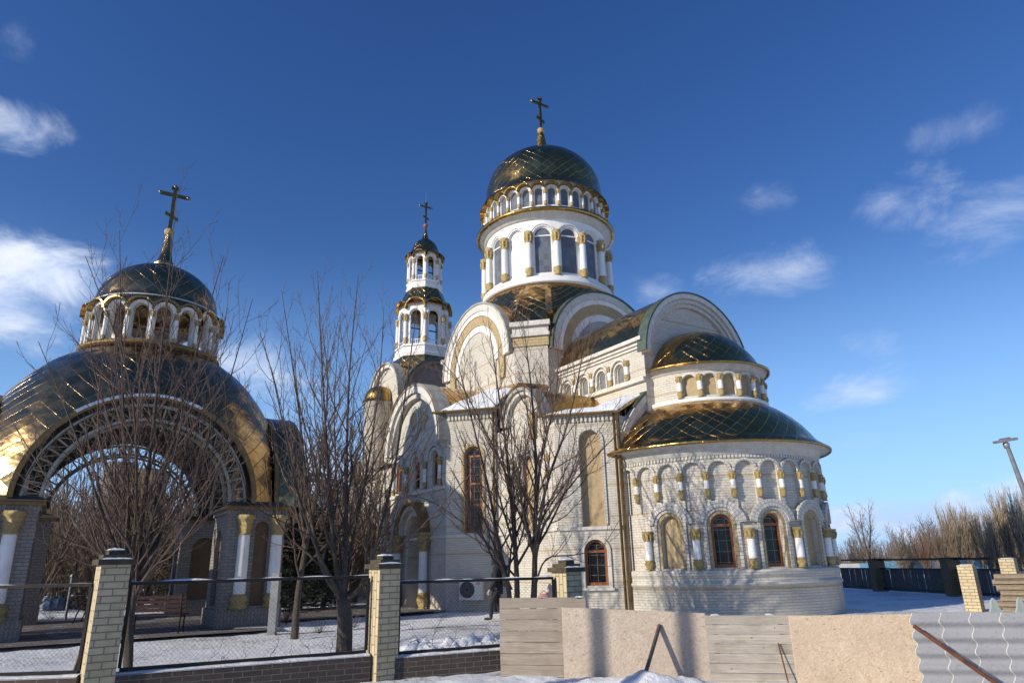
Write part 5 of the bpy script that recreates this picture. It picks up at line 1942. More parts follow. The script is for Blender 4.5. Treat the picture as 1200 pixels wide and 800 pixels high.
# tree behind the mesh, left of the middle pillar
yard_tree('bare tree with a short thick trunk forking low, just left of the middle pillar', (-3.54, 15.03, 0.0), [
    ([(402, 702, 0), (378, 665, 0), (362, 590, 0.1), (350, 480, 0.2), (330, 340, 0.3)], 0.085),
    ([(402, 702, 0), (392, 650, 0), (385, 560, -0.2), (378, 440, -0.3), (372, 318, -0.4)], 0.08),
    ([(403, 702, 0), (405, 640, 0.1), (406, 540, 0.2), (410, 430, 0.4), (420, 322, 0.6)], 0.08),
    ([(404, 702, 0), (425, 685, 0), (440, 640, 0), (462, 550, 0.2), (478, 440, 0.3), (492, 335, 0.4)], 0.075),
    ([(402, 702, 0), (370, 640, -0.3), (345, 560, -0.6), (322, 450, -0.8), (305, 390, -1.0)], 0.05),
    ([(404, 702, 0), (412, 640, 0.3), (432, 540, 0.6), (445, 440, 0.9), (450, 360, 1.0)], 0.055),
    ([(403, 702, 0), (398, 640, 0.4), (394, 560, 0.8), (392, 470, 1.2), (398, 380, 1.5)], 0.05),
    ([(404, 702, 0), (420, 690, -0.3), (450, 620, -0.7), (490, 540, -1.0), (520, 480, -1.2)], 0.04)], 23, 15.03, 'bare trees in the yard', 0.8,
    trunk_to=tuple(at(402, 700, 15.03)), r_tr=0.155)
# tree before the church wall
yard_tree('bare tree with two dark stems in front of the white church wall', (0.05, 17.0, 0.0), [
    ([(600, 745, 0), (596, 690, 0), (585, 640, 0), (572, 570, 0.1), (550, 480, 0.3), (528, 390, 0.4)], 0.085),
    ([(603, 745, 0), (606, 690, 0), (602, 620, -0.1), (595, 540, -0.2), (584, 460, -0.3), (572, 375, -0.3)], 0.10),
    ([(622, 745, 0), (626, 690, 0), (627, 620, 0.1), (628, 540, 0.2), (622, 450, 0.3), (612, 372, 0.4)], 0.11),
    ([(624, 730, 0), (628, 650, 0), (640, 570, -0.3), (664, 500, -0.5), (680, 430, -0.7), (684, 385, -0.8)], 0.07),
    ([(626, 690, 0), (640, 655, 0.1), (672, 650, 0.2), (705, 640, 0.2), (728, 605, 0.3)], 0.03),
    ([(626, 660, 0), (640, 610, 0.3), (676, 560, 0.7), (712, 520, 1.0), (742, 490, 1.2)], 0.045),
    ([(600, 690, 0), (575, 640, -0.4), (540, 610, -0.8), (500, 585, -1.0), (450, 575, -1.2)], 0.03),
    ([(605, 650, 0), (598, 570, 0.5), (566, 500, 1.0), (540, 450, 1.2), (515, 420, 1.3)], 0.05),
    ([(627, 620, 0), (634, 540, 0.8), (650, 470, 1.2), (654, 420, 1.4), (648, 385, 1.5)], 0.05)], 37, 17.0, 'bare trees in the yard', 1.0)
# thin leaning tree between gate and church
yard_tree('bare leaning tree with a pale trunk between the gate pavilion and the church', (-5.4, 17.75, 0.0), [
    ([(345, 748, 0), (350, 690, 0), (362, 620, 0), (376, 540, 0.2), (384, 450, 0.3), (376, 370, 0.3)], 0.115),
    ([(358, 640, 0), (350, 580, 0.2), (335, 500, 0.4), (318, 430, 0.5)], 0.05),
    ([(366, 600, 0), (384, 540, 0.3), (410, 470, 0.5), (430, 400, 0.6)], 0.05),
    ([(360, 630, 0), (372, 560, -0.5), (350, 470, -0.9), (345, 400, -1.0)], 0.045)], 51, 17.75, 'bare trees in the yard', 0.8)

# dry climber tangled in the mesh right of the middle pillar
vin = Tree(77, 0.0022, 0.02, 0.7, 1.4)
for k in range(9):
    p = Vector(P2).to_3d() + Vector((0.5 + 0.24 * k, 0.16 + 0.075 * k, 0.40))
    vin.grow(p, Vector((vin.rng.uniform(-0.8, 0.8), 0.05, 1)), vin.rng.uniform(0.4, 0.85), 0.0042, 2)
vo_ = vin.twig.build('dry_climber', M['twig'])
tag(vo_, 'dry leafless climber tangled in the mesh panel right of the middle pillar', 'climber')
vin2 = Tree(78, 0.0022, 0.0, 0.8, 1.3)
for k in range(10):
    p = Vector((P1[0] + 0.5 + 0.27 * k, P1[1] + 0.40 + 0.12 * k, 0.36))
    vin2.grow(p, Vector((vin2.rng.uniform(-0.9, 0.9), 0.05, 0.9)), vin2.rng.uniform(0.25, 0.6), 0.004, 2)
vo2 = vin2.twig.build('dry_climber', M['twig'])
tag(vo2, 'dry leafless climber along the foot of the mesh panel between the two yellow pillars', 'climber')


# ---- far trees: a few kinds, copied
def far_kind(name, seed, h, r0, upw, spread, twig, bark, dens=0.6, stems=1, tr=0.011):
    root = empty(name, 'tree', 'tree')
    T = Tree(seed, tr, upw, 0.14, dens)
    T.s0 = 0.06
    rng = random.Random(seed)
    for k in range(stems):
        a = 6.28 * k / stems + rng.uniform(0, 1)
        sp = spread * (0.0 if stems == 1 else 1.0)
        top = Vector((math.cos(a) * sp, math.sin(a) * sp, h * rng.uniform(0.85, 1.0)))
        pts = smooth_path([(0, 0, -0.3), top * 0.33 + T.rvec() * 0.12, top * 0.66 + T.rvec() * 0.2, top], 10)
        T.limb(pts, r0, 0.02, 0)
    T.finish(root, bark, twig)
    return root


FAR = [far_kind('far_tree', 101, 6.3, 0.08, 0.10, 1.5, 'fartwig', 'farbark', 0.8, 6),
       far_kind('far_tree', 102, 5.4, 0.07, 0.08, 1.8, 'fartwig', 'farbark', 0.8, 7),
       far_kind('far_tree', 103, 7.0, 0.09, 0.10, 1.2, 'fartwig', 'farbark', 0.8, 5)]
POP = [far_kind('poplar', 111, 10.0, 0.09, 0.5, 1.0, 'poplartwig', 'farbark', 0.6, 9, 0.012),
       far_kind('poplar', 112, 8.6, 0.08, 0.45, 1.2, 'poplartwig', 'farbark', 0.6, 9, 0.012)]
RUS = far_kind('russet_tree', 121, 5.0, 0.09, 0.15, 1.3, 'rustwig', 'farbark', 0.9, 4)
LONE = far_kind('lone_tree', 131, 8.5, 0.2, 0.05, 1.4, 'fartwig', 'farbark', 0.8, 3, 0.013)


def plant(kind, p, sc, rz, label, group, used):
    if kind.name in used:
        o = copy_tree(kind)
    else:
        used.add(kind.name)
        o = kind
    o.location = p
    o.rotation_euler = (0, 0, rz)
    o.scale = (sc, sc, sc)
    o['label'] = label
    if group:
        o['group'] = group
    return o


usedk = set()
rng = random.Random(5)
for i in range(64):            # the wood beyond the dark fence
    Y = rng.uniform(58, 105)
    u = 985 + (1290 - 985) * ((i * 0.618) % 1)
    p = at(u, 660, Y)
    plant(FAR[i % 3], (p.x, p.y, 0), rng.uniform(0.75, 1.1) * (0.42 + 0.40 * max(0, u - 985) / 200) * (0.8 + Y / 260), rng.uniform(0, 6.28), 'bare brown tree in the far wood beyond the dark fence', 'bare trees of the far wood', usedk)
for i in range(16):
    u = 1118 + i * 8.5
    Y = rng.uniform(52, 72)
    p = at(u, 660, Y)
    plant(POP[i % 2], (p.x, p.y, 0), rng.uniform(0.52, 0.72) * (0.86 + 0.28 * (u - 1118) / 120) * Y / 62, rng.uniform(0, 6.28), 'straw-coloured feathery poplar in the clump beyond the dark fence', 'poplars of the far clump', usedk)
p = at(1086, 660, 55)
plant(RUS, (p.x, p.y, 0), 0.72, 1.0, 'russet bushy tree among the brown trees beyond the dark fence', None, usedk)
p = at(1019, 660, 62)
plant(LONE, (p.x, p.y, 0), 0.70, 2.0, 'tall bare spreading tree rising above the far wood, nearest the church apse', None, usedk)
# trees behind the gate pavilion
for i in range(95):
    Y = rng.uniform(31, 58)
    u = -60 + 500 * ((i * 0.618 + 0.2) % 1)
    p = at(u, 670, Y)
    o = plant(FAR[i % 3], (p.x, p.y, 0), rng.uniform(0.75, 1.15), rng.uniform(0, 6.28), 'bare brown tree in the thicket behind the gate pavilion', 'bare trees behind the gate', usedk)


# conifers
def conifer(name, seed, h, rad):
    root = empty(name, 'conifer', 'tree')
    MB().tube([(0, 0, -0.2), (0, 0, h * 0.5), (0, 0, h)], [h * 0.022, h * 0.014, 0.01], 7).build('trunk', M['bark'], root)
    r = random.Random(seed)
    b = MB()
    for i in range(int(h * 34)):
        z = h * (0.06 + 0.93 * (i / (h * 34)))
        L = rad * (1 - z / h) ** 0.85 * r.uniform(0.6, 1.1) + 0.12
        a = r.uniform(0, 6.28)
        dr = r.uniform(0.15, 0.5)
        for k in range(int(L * 16) + 3):
            t = (k + r.random()) / (int(L * 16) + 3)
            c = Vector((math.cos(a) * L * t, math.sin(a) * L * t, z - dr * L * t + 0.25 * L * t * t))
            for q in range(2):
                d = Vector((math.cos(a + r.uniform(-1.1, 1.1)), math.sin(a + r.uniform(-1.1, 1.1)), r.uniform(-0.5, 0.15))).normalized() * r.uniform(0.10, 0.26)
                n_ = d.cross(Vector((r.uniform(-1, 1), r.uniform(-1, 1), 1))).normalized() * 0.03
                b.fi([b.pt(c - n_), b.pt(c + n_), b.pt(c + d)], [(0, 0)] * 3)
    b.build('crown', M['needle'], root)
    return root


con = conifer('conifer', 3, 6.0, 1.7)
spots = [(228, 30, 0.80, 'dark conifer standing behind the shaded inner gate pier'), (352, 27.5, 0.95, 'dark conifer filling the gap between the gate pavilion and the church'),
         (380, 30, 0.9, 'dark conifer close to the white church corner, behind the leaning tree'), (334, 32, 1.2, 'tallest dark conifer, showing just right of the outer gate pier'), (205, 30.5, 0.55, 'dark conifer seen through the arch behind the gate piers')]
for i, (u, Y, s_, lb) in enumerate(spots):
    p = at(u, 690, Y)
    o = con if i == 0 else copy_tree(con)
    o.location = (p.x, p.y, 0)
    o.scale = (s_, s_, s_)
    o.rotation_euler = (0, 0, i * 1.3)
    o['label'] = lb
    o['group'] = 'conifers behind the gate'


def bush(label, p, r_, seed, mat='twig', h=0.6):
    T = Tree(seed, 0.003, 0.06, 0.4, 1.2)
    for k in range(14):
        a = T.rng.uniform(0, 6.28)
        T.grow(Vector((0, 0, 0)), Vector((math.cos(a) * r_, math.sin(a) * r_, h)), T.rng.uniform(0.5, 1.0) * h, 0.007, 2)
    o = T.twig.build('bush', M[mat], None, p)
    return tag(o, label, 'bush', 'small bushes in the yard')


bush('small dark bush poking out of the snow near the thick-trunked tree', (at(375, 730, 19).x, 19, 0), 0.6, 301, 'needle', 0.5)
bush('low brown bush in the snow between the grey post and the leaning tree', (at(360, 745, 17).x + 0.3, 20.5, 0), 0.8, 302, 'twig', 0.7)
bush('dark bush beside the thin grey pole behind the gate', (at(60, 720, 27).x, 27, 0), 1.0, 303, 'needle', 0.8)
bush('dark snow-topped bush just right of the grey post', (at(338, 690, 22).x, 22, 0), 0.5, 304, 'needle', 1.3)

# tall brick tower far off through the arch
tw = empty('water_tower', 'round brown brick tower far behind the gate, seen through its arch', 'tower', (at(124, 660, 75).x, 75, 0))
MB().lathe([(1.75, -0.5), (1.65, 12.4), (1.75, 12.5), (1.75, 12.9), (1.4, 13.0), (0, 13.05)], 24).build('shaft', M['greybrick'], tw)
tb = MB()
tb.box(1.4, 4.4, -1.5, 1.5, -0.5, 12.2)
tb.build('stair_block', M['darkpillar'], tw)

# ================================================================== yard things: posts, benches, barrel


def bench(label, p, rz):
    o = empty('park_bench', label, 'bench', p, rz, 'dark red slatted benches')
    for k in range(4):
        MB().box(-0.72, 0.72, -0.02 + 0.115 * k, 0.075 + 0.115 * k, 0.43, 0.465).build('seat_slat', M['benchwood'], o)
    for k in range(4):
        y = -0.07 - 0.03 * k
        MB().box(-0.72, 0.72, y - 0.015, y + 0.015, 0.53 + 0.105 * k, 0.61 + 0.105 * k).build('back_slat', M['benchwood'], o)
    for x in (-0.6, 0.6):
        b = MB()
        b.tube([(x, 0.40, 0.0), (x, 0.38, 0.43), (x, 0.0, 0.42), (x, -0.06, 0.5), (x, -0.19, 0.97)], 0.022, 6)
        b.tube([(x, -0.12, 0.0), (x, 0.0, 0.42)], 0.022, 6)
        b.build('leg_frame', M['iron'], o)
    return o


bench('dark red slatted bench turned away, just right of the nearest pillar', (at(180, 745, 19.0).x, 19.0, 0.08), R(12))
bench('dark red bench half hidden behind the nearest pillar, left of it', (at(96, 722, 24).x, 24.0, 0.08), R(-70))
po = MB().box(-0.10, 0.10, -0.10, 0.10, -0.2, 1.5).build('metal_post', M['graymetal'], None, (-6.35, 19.0, 0))
tag(po, 'thick square grey post in the snow before the outer gate pier', 'post')
po2 = MB().tube([(0, 0, -0.2), (0, 0, 1.5)], 0.045, 10)
po2.lathe([(0.07, 1.5), (0.06, 1.56), (0, 1.6)], 10)
po2 = po2.build('metal_pole', M['graymetal'], None, (at(76, 728, 25.5).x, 25.5, 0))
tag(po2, 'thin grey pole with a rounded top seen under the gate arch', 'pole')
bar = empty('barrel', 'blue plastic barrel lying in the snow behind the gate', 'barrel', (at(66, 700, 33).x, 33, 0.45), R(20))
bar.scale = (0.62, 0.62, 0.62)
bar.location.z = 0.30
MB(lambda x, y, z: (z, x, y)).lathe([(0.0, -0.7), (0.40, -0.7), (0.45, -0.6), (0.43, -0.3), (0.46, -0.25), (0.43, -0.2), (0.43, 0.2), (0.46, 0.25), (0.43, 0.3), (0.45, 0.6), (0.40, 0.7), (0, 0.7)], 24).build('drum', M['bluetarp'], bar)
hp = MB()
hp.grid(lambda s, t: (1.5 * (s - 0.5) * 2, 0.8 * (t - 0.5) * 2, 0.9 * math.sqrt(max(0, math.sin(PI * s) * math.sin(PI * t))) * (0.9 + 0.3 * noise.noise((s * 5, t * 5, 3)))), 20, 14, None, True)
ho = hp.build('covered_heap', M['cloth_grey'], None, (at(92, 700, 35).x, 35, -0.05))
tag(ho, 'dark covered heap beside the blue barrel behind the gate', 'heap')
lump(MB(), -0.7, 0.5, -0.3, 0.3, 0.84, 0.10, 8, 12).build('snow', M['snow'], ho)
ho.scale = (0.62, 0.8, 0.75)
sl = MB().box(-0.5, 0.5, -0.3, 0.3, 0.0, 0.05)
so_ = sl.build('stone_slab', M['slate'], None, (at(300, 738, 20.5).x, 20.5, 0.04))
tag(so_, 'grey slab lying in the snow at the foot of the outer gate pier', 'slab')

# ================================================================== right-hand side: dark fence, pillars, pallets, lamp
DF = [(16.6, 37.5), (16.95, 34.0), (17.35, 28.9), (17.75, 24.6), (18.1, 20.4)]
for k, (x, y) in enumerate(DF):
    lbs = ('dark brown brick fence pillar hidden close to the apse', 'dark brown brick fence pillar just right of the apse', 'dark brown brick fence pillar behind the bare yellow pillar',
           'dark brown brick fence pillar behind the pallets', 'dark brown brick fence pillar outside the right edge')
    if k in (1, 2, 3):
        o = empty('fence_pillar', lbs[k], 'pillar', (x, y, 0), 0, 'dark pillars of the far fence')
        MB().box(-0.26, 0.26, -0.26, 0.26, -0.2, 1.40).build('shaft', M['darkpillar'], o)
        c = MB().box(-0.31, 0.31, -0.31, 0.31, 1.40, 1.46)
        c.build('cap', M['iron'], o)
flab = ('black picket fence section nearest the apse', 'black picket fence section between the two dark brick pillars', 'black picket fence section behind the yellow pillar', 'black picket fence section behind the pallets')
for k in range(4):
    a, b = Vector(DF[k]), Vector(DF[k + 1])
    L = (b - a).length
    o = empty('picket_fence', flab[k], 'fence', (a.x, a.y, 0), math.atan2(b.y - a.y, b.x - a.x), 'black picket fence sections')
    rl = MB()
    rl.box(0.27, L - 0.27, -0.02, 0.02, 1.36, 1.44)
    r_o = rl.build('top_rail', M['iron'], o)
    MB().box(0.27, L - 0.27, -0.02, 0.02, 0.98, 1.04).build('middle_rail', M['iron'], o)
    MB().box(0.27, L - 0.27, -0.02, 0.02, 0.12, 0.18).build('bottom_rail', M['iron'], o)
    x = 0.30
    i = 0
    rg = random.Random(k)
    while x < L - 0.40:
        w_ = rg.uniform(0.11, 0.14)
        h_ = 1.0 + rg.uniform(-0.03, 0.03)
        ti = rg.uniform(-0.02, 0.02)
        MB(lambda a_, b_, c_, ti=ti, x=x: (a_ + ti * c_, b_, c_)).box(x, x + w_, 0.021, 0.045, 0.06, h_).build('picket', M['fencewood'], o)
        x += w_ + rg.uniform(0.012, 0.05)


def yellow_pillar(p, h, label, rz):
    o = empty('bare_pillar', label, 'pillar', p, rz, 'unfinished yellow pillars')
    MB().box(-0.2, 0.2, -0.2, 0.2, -0.2, h).build('shaft', M['pillarbrick'], o)
    lump(MB(), -0.18, 0.18, -0.18, 0.18, h - 0.005, 0.04, p[0]).build('snow', M['snow'], o)
    return o


yellow_pillar((13.25, 21.3, 0), 1.27, 'sunlit yellow brick pillar without a cap, alone in front of the black fence', R(-46))
yellow_pillar((15.25, 22.4, 0), 1.42, 'yellow brick pillar without a cap, half hidden behind the pallet stack', R(-46))

pal = empty('pallet', 'weathered wooden pallet in the stack beside the yellow pillars', 'pallet', (14.1, 20.3, 0), R(-33), 'pallets in one stack')
for k in range(6):
    y = -0.4 + 0.16 * k
    MB().box(-0.6, 0.6, y - 0.055, y + 0.055, 0.122, 0.144).build('top_board', M['pallet'], pal)
for y in (-0.36, 0.0, 0.36):
    MB().box(-0.6, 0.6, y - 0.05, y + 0.05, 0.0, 0.022).build('bottom_board', M['pallet'], pal)
    for x in (-0.42, 0.0, 0.42):
        MB().box(x - 0.17, x + 0.17, y - 0.05, y + 0.05, 0.022, 0.10).build('block', M['pallet'], pal)
for y in (-0.475, 0.455):
    MB().box(-0.6, 0.6, y, y + 0.02, 0.045, 0.118).build('side_board', M['pallet'], pal)
for x in (-0.52, 0.0, 0.52):
    MB().box(x - 0.06, x + 0.06, -0.45, 0.45, 0.10, 0.122).build('stringer', M['pallet'], pal)
rg = random.Random(8)
for k in range(1, 7):
    o = copy_tree(pal)
    o.location = (14.05 + rg.uniform(-0.06, 0.06), 20.3 + rg.uniform(-0.06, 0.06), 0.146 * k)
    o.rotation_euler = (0, 0, R(-33 + rg.uniform(-2, 2)))

for k, (u, lb) in enumerate(((1167, 'pale pointed slate offcut standing behind the corrugated sheets, beside the yellow pillar'), (1198, 'pale pointed slate offcut standing behind the corrugated sheets, at the right edge'))):
    p = at(u, 715, 10.2)
    b = MB(lambda x, z, d: (x, d, z))
    o_ = [(-0.10, 0.0), (0.11, 0.0), (0.10, 0.82), (0.045, 0.90), (0.025, 0.98), (0.0, 1.0), (-0.03, 0.97), (-0.05, 0.88), (-0.09, 0.80)]
    ids = [b.pt((x, z, 0.0)) for x, z in o_]
    ids2 = [b.pt((x, z, 0.03)) for x, z in o_]
    b.fi(ids, o_)
    b.fi(ids2[::-1], o_[::-1])
    for j in range(len(o_)):
        j2 = (j + 1) % len(o_)
        b.fi((ids[j], ids[j2], ids2[j2], ids2[j]))
    o = b.build('slate_offcut', M['slateshard'], None, (p.x, 10.2, 0.0))
    tag(o, lb, 'slate offcut')

hd = at(1178, 516, 20.0)
mid = at(1200, 575, 20.0)
dirv = (mid - hd).normalized()
foot = hd + dirv * (hd.z / -dirv.z)
lamp = empty('street_lamp', 'leaning grey street lamp with a flat crosswise head at the right edge', 'street lamp', tuple(foot))
f0 = Vector((0, 0, 0))
hv = hd - foot
MB().tube([f0 - hv * 0.03, hv * 0.66], [0.11, 0.10], 12).build('pole', M['graymetal'], lamp)
MB().tube([hv * 0.62, hv * 0.985], [0.075, 0.055], 10).build('upper_pole', M['graymetal'], lamp)
b = MB().box(-0.29, 0.29, -0.12, 0.12, -0.04, 0.035)
b.box(-0.12, 0.12, -0.09, 0.09, 0.035, 0.08)
h_ = b.build('lamp_head', M['graymetal'], lamp, tuple(hv))
h_.rotation_euler = (R(6), R(-8), R(-10))
MB().lathe([(0.0, -0.25), (0.07, -0.22), (0.09, -0.1), (0.05, -0.04)], 12).build('sensor', M['graymetal'], lamp, tuple(hv))

bw = empty('blue_wall', 'low faded blue and white wall seen over the black fence', 'wall', (at(1040, 660, 62).x, 62, 0), R(2))
for k in range(9):
    x = -8 + 1.85 * k
    MB().box(x, x + 1.82, -0.06, 0.06, -0.2, 0.98 + 0.1 * (k % 3 == 1)).build('wall_panel', M['blueshed'] if k % 4 != 2 else M['whitewall'], bw)


# ================================================================== the passer-by
def skin(name, mat, chains, parent, lv=2, root_i=0):
    """chains: list of [(point, radius), ...]; chain starts are joined to a vertex of an earlier chain when they coincide"""
    vs, es, rs = [], [], []
    for ch in chains:
        prev = None
        for p, r_ in ch:
            p = Vector(p)
            idx = next((i for i, q in enumerate(vs) if (q - p).length < 1e-4), None)
            if idx is None:
                vs.append(p)
                rs.append(r_)
                idx = len(vs) - 1
            if prev is not None and prev != idx:
                es.append((prev, idx))
            prev = idx
    me = bpy.data.meshes.new(name)
    me.from_pydata([tuple(v) for v in vs], es, [])
    o = bpy.data.objects.new(name, me)
    col.objects.link(o)
    md = o.modifiers.new('skin', 'SKIN')
    md.use_smooth_shade = True
    for i, sv in enumerate(me.skin_vertices[0].data):
        rr = rs[i] if isinstance(rs[i], tuple) else (rs[i], rs[i])
        sv.radius = rr
        sv.use_root = (i == root_i)
    s_ = o.modifiers.new('sub', 'SUBSURF')
    s_.levels = lv
    s_.render_levels = lv
    dg = bpy.context.evaluated_depsgraph_get()
    dg.update()
    m2 = bpy.data.meshes.new_from_object(o.evaluated_get(dg))
    o.modifiers.clear()
    o.data = m2
    bpy.data.meshes.remove(me)
    m2.materials.clear()
    m2.materials.append(mat)
    for pl in m2.polygons:
        pl.use_smooth = True
    o.parent = parent
    return o


# walks toward +x in its own axes (turned to face left in the yard)
man = empty('person', 'person in black hooded jacket and grey trousers walking past the church wall', 'person', (-0.62, 22.0, 0.0), R(168))
hipz, shz = 0.90, 1.42
arm = lambda sy, fwd_: [((0.0, 0, 1.36), 0.11), ((0.0, sy * 0.19, 1.385), 0.066), ((-0.02 + fwd_ * 0.02, sy * 0.235, 1.12), 0.05), ((0.05 + fwd_ * 0.10, sy * 0.235, 0.90), 0.038), ((0.07 + fwd_ * 0.12, sy * 0.23, 0.845), 0.026), ((0.085 + fwd_ * 0.13, sy * 0.228, 0.80), 0.030)]
body_ch = [[((0, 0, 0.93), (0.10, 0.08)), ((0.0, 0, 1.15), (0.11, 0.085)), ((0.0, 0, 1.36), 0.11), ((0.01, 0, 1.47), 0.056), ((0.03, 0, 1.54), 0.06), ((0.045, 0, 1.63), (0.078, 0.092)), ((0.04, 0, 1.70), (0.062, 0.078)), ((0.035, 0, 1.735), 0.03)],
           [((0.045, 0, 1.63), (0.078, 0.092)), ((0.125, 0, 1.615), 0.022), ((0.145, 0, 1.60), 0.010)],
           arm(1, 1), arm(-1, -1)]
for sy, fw in ((1, 1), (-1, -1)):
    hx, hy, hz = 0.085 + fw * 0.13, sy * 0.228, 0.80
    body_ch[2 if sy > 0 else 3] = arm(sy, fw)
    for k, (dy, ln) in enumerate(((-0.022, 0.062), (-0.008, 0.072), (0.008, 0.068), (0.020, 0.052))):
        body_ch.append([((hx, hy, hz), 0.030), ((hx + dy, hy, hz - 0.035), 0.0095), ((hx + dy + 0.012, hy - sy * 0.010, hz - 0.035 - ln * 0.55), 0.0085), ((hx + dy + 0.022, hy - sy * 0.024, hz - 0.035 - ln * 0.9), 0.007)])
    body_ch.append([((hx, hy, hz), 0.030), ((hx + 0.035, hy - sy * 0.012, hz - 0.012), 0.010), ((hx + 0.048, hy - sy * 0.02, hz - 0.045), 0.009)])
    kx = 0.16 if fw > 0 else -0.02
    fx = 0.20 if fw > 0 else -0.26
    fz = 0.06 if fw > 0 else 0.13
    body_ch.append([((0, 0, 0.93), (0.10, 0.08)), ((0.01, sy * 0.09, 0.84), 0.085), ((kx, sy * 0.095, 0.48), 0.058), ((fx - 0.02, sy * 0.095, fz + 0.05), 0.042), ((fx + 0.06, sy * 0.1, fz), 0.035), ((fx + 0.16, sy * 0.105, fz - 0.015), 0.026)])
body = skin('body', M['skin'], body_ch, man, 2)
jk = [[((0, 0, 0.70), (0.185, 0.15)), ((0, 0, 0.88), (0.195, 0.15)), ((0.0, 0, 1.10), (0.185, 0.14)), ((0.0, 0, 1.34), (0.19, 0.135)), ((0.005, 0, 1.46), (0.10, 0.09))]]
for sy, fw in ((1, 1), (-1, -1)):
    a_ = arm(sy, fw)
    jk.append([((0.0, 0, 1.34), (0.19, 0.135)), ((0.0, sy * 0.195, 1.375), 0.088), (a_[2][0], 0.074), (a_[3][0], 0.06), (tuple(Vector(a_[3][0]).lerp(Vector(a_[4][0]), 0.6)), 0.05)])
skin('jacket', M['cloth_black'], jk, man, 2)
tr = []
for sy, fw in ((1, 1), (-1, -1)):
    kx = 0.16 if fw > 0 else -0.02
    fx = 0.20 if fw > 0 else -0.26
    fz = 0.06 if fw > 0 else 0.13
    tr.append([((0, 0, 0.92), (0.165, 0.125)), ((0.01, sy * 0.09, 0.82), 0.10), ((kx, sy * 0.095, 0.48), 0.073), ((fx - 0.02, sy * 0.095, fz + 0.0), 0.06)])
skin('trousers', M['cloth_grey'], tr, man, 2)
for sy, fw in ((1, 1), (-1, -1)):
    fx = 0.20 if fw > 0 else -0.26
    fz = 0.06 if fw > 0 else 0.13
    skin('boot', M['black'], [[((fx - 0.03, sy * 0.095, fz + 0.17), 0.062), ((fx - 0.02, sy * 0.095, fz + 0.0), 0.056), ((fx + 0.09, sy * 0.1, fz - 0.01), 0.046), ((fx + 0.19, sy * 0.105, fz - 0.02), 0.036)]], man, 2)
hood = MB()
hood.grid(lambda s, t: (0.03 - 0.135 * math.cos(R(-35) + R(195) * t) * (1.0), 0.128 * math.sin(PI * (s - 0.5)) * (0.75 + 0.25 * math.sin(PI * t)), 1.62 + 0.15 * math.sin(R(-35) + R(195) * t) * math.cos(PI * (s - 0.5)) - 0.05 * (1 - math.cos(PI * (s - 0.5)))), 14, 14, None, True)
hood.lathe([(0.13, 1.42), (0.125, 1.48), (0.105, 1.54)], 16, c=(-0.005, 0))
hood.build('hood', M['cloth_black'], man)
fc_ = MB()
for sy in (-1, 1):
    fc_.lathe([(0, 1.622), (0.011, 1.632), (0, 1.642)], 8, c=(0.121, sy * 0.03))
fc_.build('eyes', M['black'], man)
MB().box(0.118, 0.128, -0.024, 0.024, 1.563, 1.570).build('mouth', M['redwood'], man)
bp = empty('backpack', 'black backpack on the back of the walking person', 'backpack', (-0.62, 22.0, 0.0), R(168))
bq = MB()
bq.grid(lambda s, t: (-0.245 + 0.10 * math.cos(2 * PI * s) * math.sin(PI * (0.08 + 0.84 * t)) ** 0.35, 0.15 * math.sin(2 * PI * s) * math.sin(PI * (0.08 + 0.84 * t)) ** 0.3, 0.95 + 0.44 * t), 24, 12, None, True, True)
bq.build('bag_body', M['cloth_grey'], bp)
bq2 = MB().tube([(-0.17, 0.09, 1.34), (0.0, 0.10, 1.45), (0.15, 0.10, 1.30), (0.14, 0.12, 1.08), (-0.15, 0.13, 1.0)], 0.017, 6)
bq2.build('strap', M['black'], bp)
bq3 = MB().tube([(-0.17, -0.09, 1.34), (0.0, -0.10, 1.45), (0.15, -0.10, 1.30), (0.14, -0.12, 1.08), (-0.15, -0.13, 1.0)], 0.017, 6)
bq3.build('strap', M['black'], bp)

# a street tree beside the photographer; its trunk and boughs throw the soft stripes across the boards
for k, (x, y, lb) in enumerate(((-8.2, 4.8, 'tall bare street tree beside the photographer, outside the photo, farther left'), (-6.95, 4.55, 'tall bare street tree beside the photographer, outside the photo, nearer the camera'))):
    stt = empty('street_tree', lb, 'tree', (x, y, 0), 0, 'street trees by the photographer')
    T = Tree(91 + k, 0.006, 0.2, 0.16, 0.5)
    T.limb(smooth_path([(0, 0, -0.2), (0.01, 0, 2.0), (0.0, 0.01, 4.0), (0.02, 0, 6.6)], 10), 0.12, 0.085, 0, False)
    T.limb(smooth_path([(0.02, 0, 6.4), (0.3, 0.1, 7.2), (0.4, 0.2, 8.2)], 8), 0.06, 0.02, 2)
    T.limb(smooth_path([(0.02, 0, 6.5), (-0.4, 0.1, 7.3), (-0.5, 0.2, 8.4)], 8), 0.055, 0.02, 2)
    T.finish(stt)

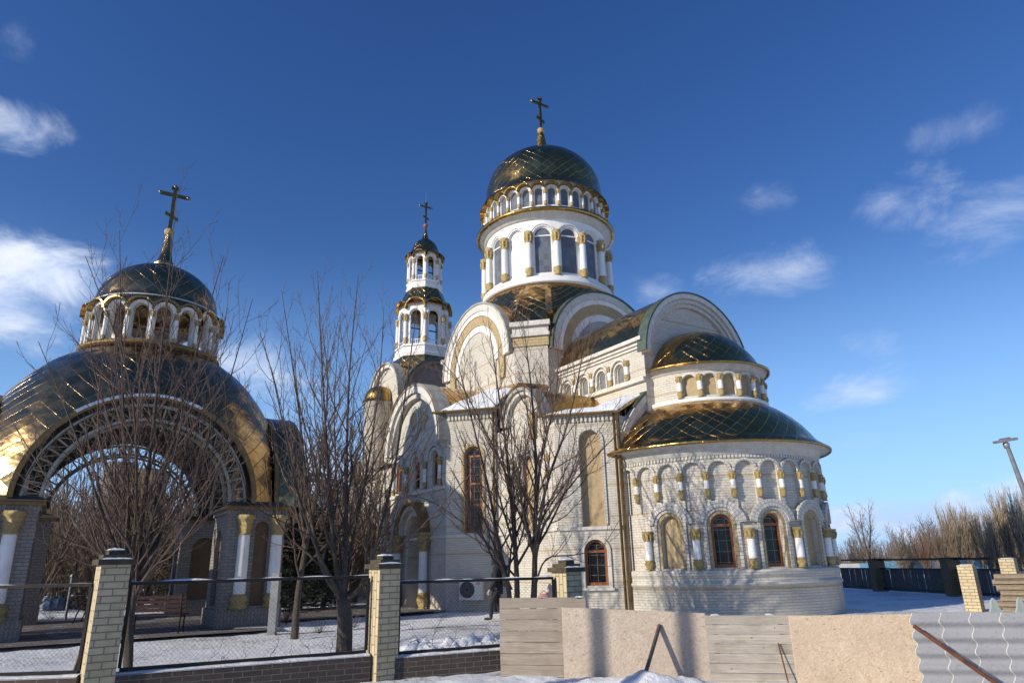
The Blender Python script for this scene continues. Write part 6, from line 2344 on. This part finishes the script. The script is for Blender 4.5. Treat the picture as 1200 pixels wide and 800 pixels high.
# ---- houses and trees added unseen behind the photographer, to darken the gilded roofs' reflections
for i in range(26):
    a = R(118 + 8.0 * i) + rng.uniform(-0.05, 0.05)
    d = rng.uniform(24, 38)
    plant(FAR[i % 3], (math.sin(a) * d, math.cos(a) * d, 0), rng.uniform(0.75, 1.0), rng.uniform(0, 6.28), 'unseen bare tree added behind the photographer for the roofs to mirror', 'bare trees added for the roof reflections', usedk)
for k, (x, y, rz, w_, lb) in enumerate(((-34, -16, 60, 11, 'low brown brick house with a snowy gabled roof, added unseen across the road to the left'), (-14, -32, 20, 12, 'low brown brick house with a snowy gabled roof, added unseen straight across the road'),
                                        (14, -33, -20, 11, 'low brown brick house with a snowy gabled roof, added unseen across the road to the right'), (-42, 8, 85, 10, 'low brown brick house with a snowy gabled roof, added unseen beside the yard far left'))):
    ho_ = empty('house', lb, 'house', (x, y, 0), R(rz), 'low houses added for the roof reflections')
    hb = MB()
    d_ = 4.0
    mpf, Lf = (lambda u, z, d: (u - w_ / 2, d_ + d, z)), w_
    for sg in (-1, 1):
        mm = (lambda sg_: (lambda u, z, d: (u - w_ / 2, sg_ * (d_ + d), z)))(sg)
        hh_ = [Hole(w_ * f, 1.1, 1.0, 2.3, True) for f in (0.2, 0.5, 0.8)]
        hb.m = mm
        hb.wall(0, w_, -0.3, 3.0, hh_)
        for h in hh_:
            hb.reveal(h, 0.15)
            wf = MB(mm).fill(h, -0.14).build('window', M['glass'], ho_)
            fb = MB(mm)
            fb.box(h.u0, h.u1, h.z0 - 0.06, h.z0, 0.0, 0.08)
            fb.build('sill', PL, wf)
        mm2 = (lambda sg_: (lambda u, z, d: (sg_ * (w_ / 2 + d), u - d_, z)))(sg)
        hb.m = mm2
        hb.wall(0, 2 * d_, -0.3, lambda u: 3.0 + 2.2 * (1 - abs(u - d_) / d_), [])
    hb.build('wall', M['darkpillar'], ho_)
    rb_ = MB()
    for sg in (-1, 1):
        rb_.grid(lambda q, t, sg=sg: ((q - 0.5) * (w_ + 0.8), sg * (d_ + 0.5) * (1 - t), 2.78 + 2.5 * t + 0.04 * noise.noise((q * 6, t * 4, k))), 14, 6, None, True)
    rb_.build('roof', M['snow'], ho_)
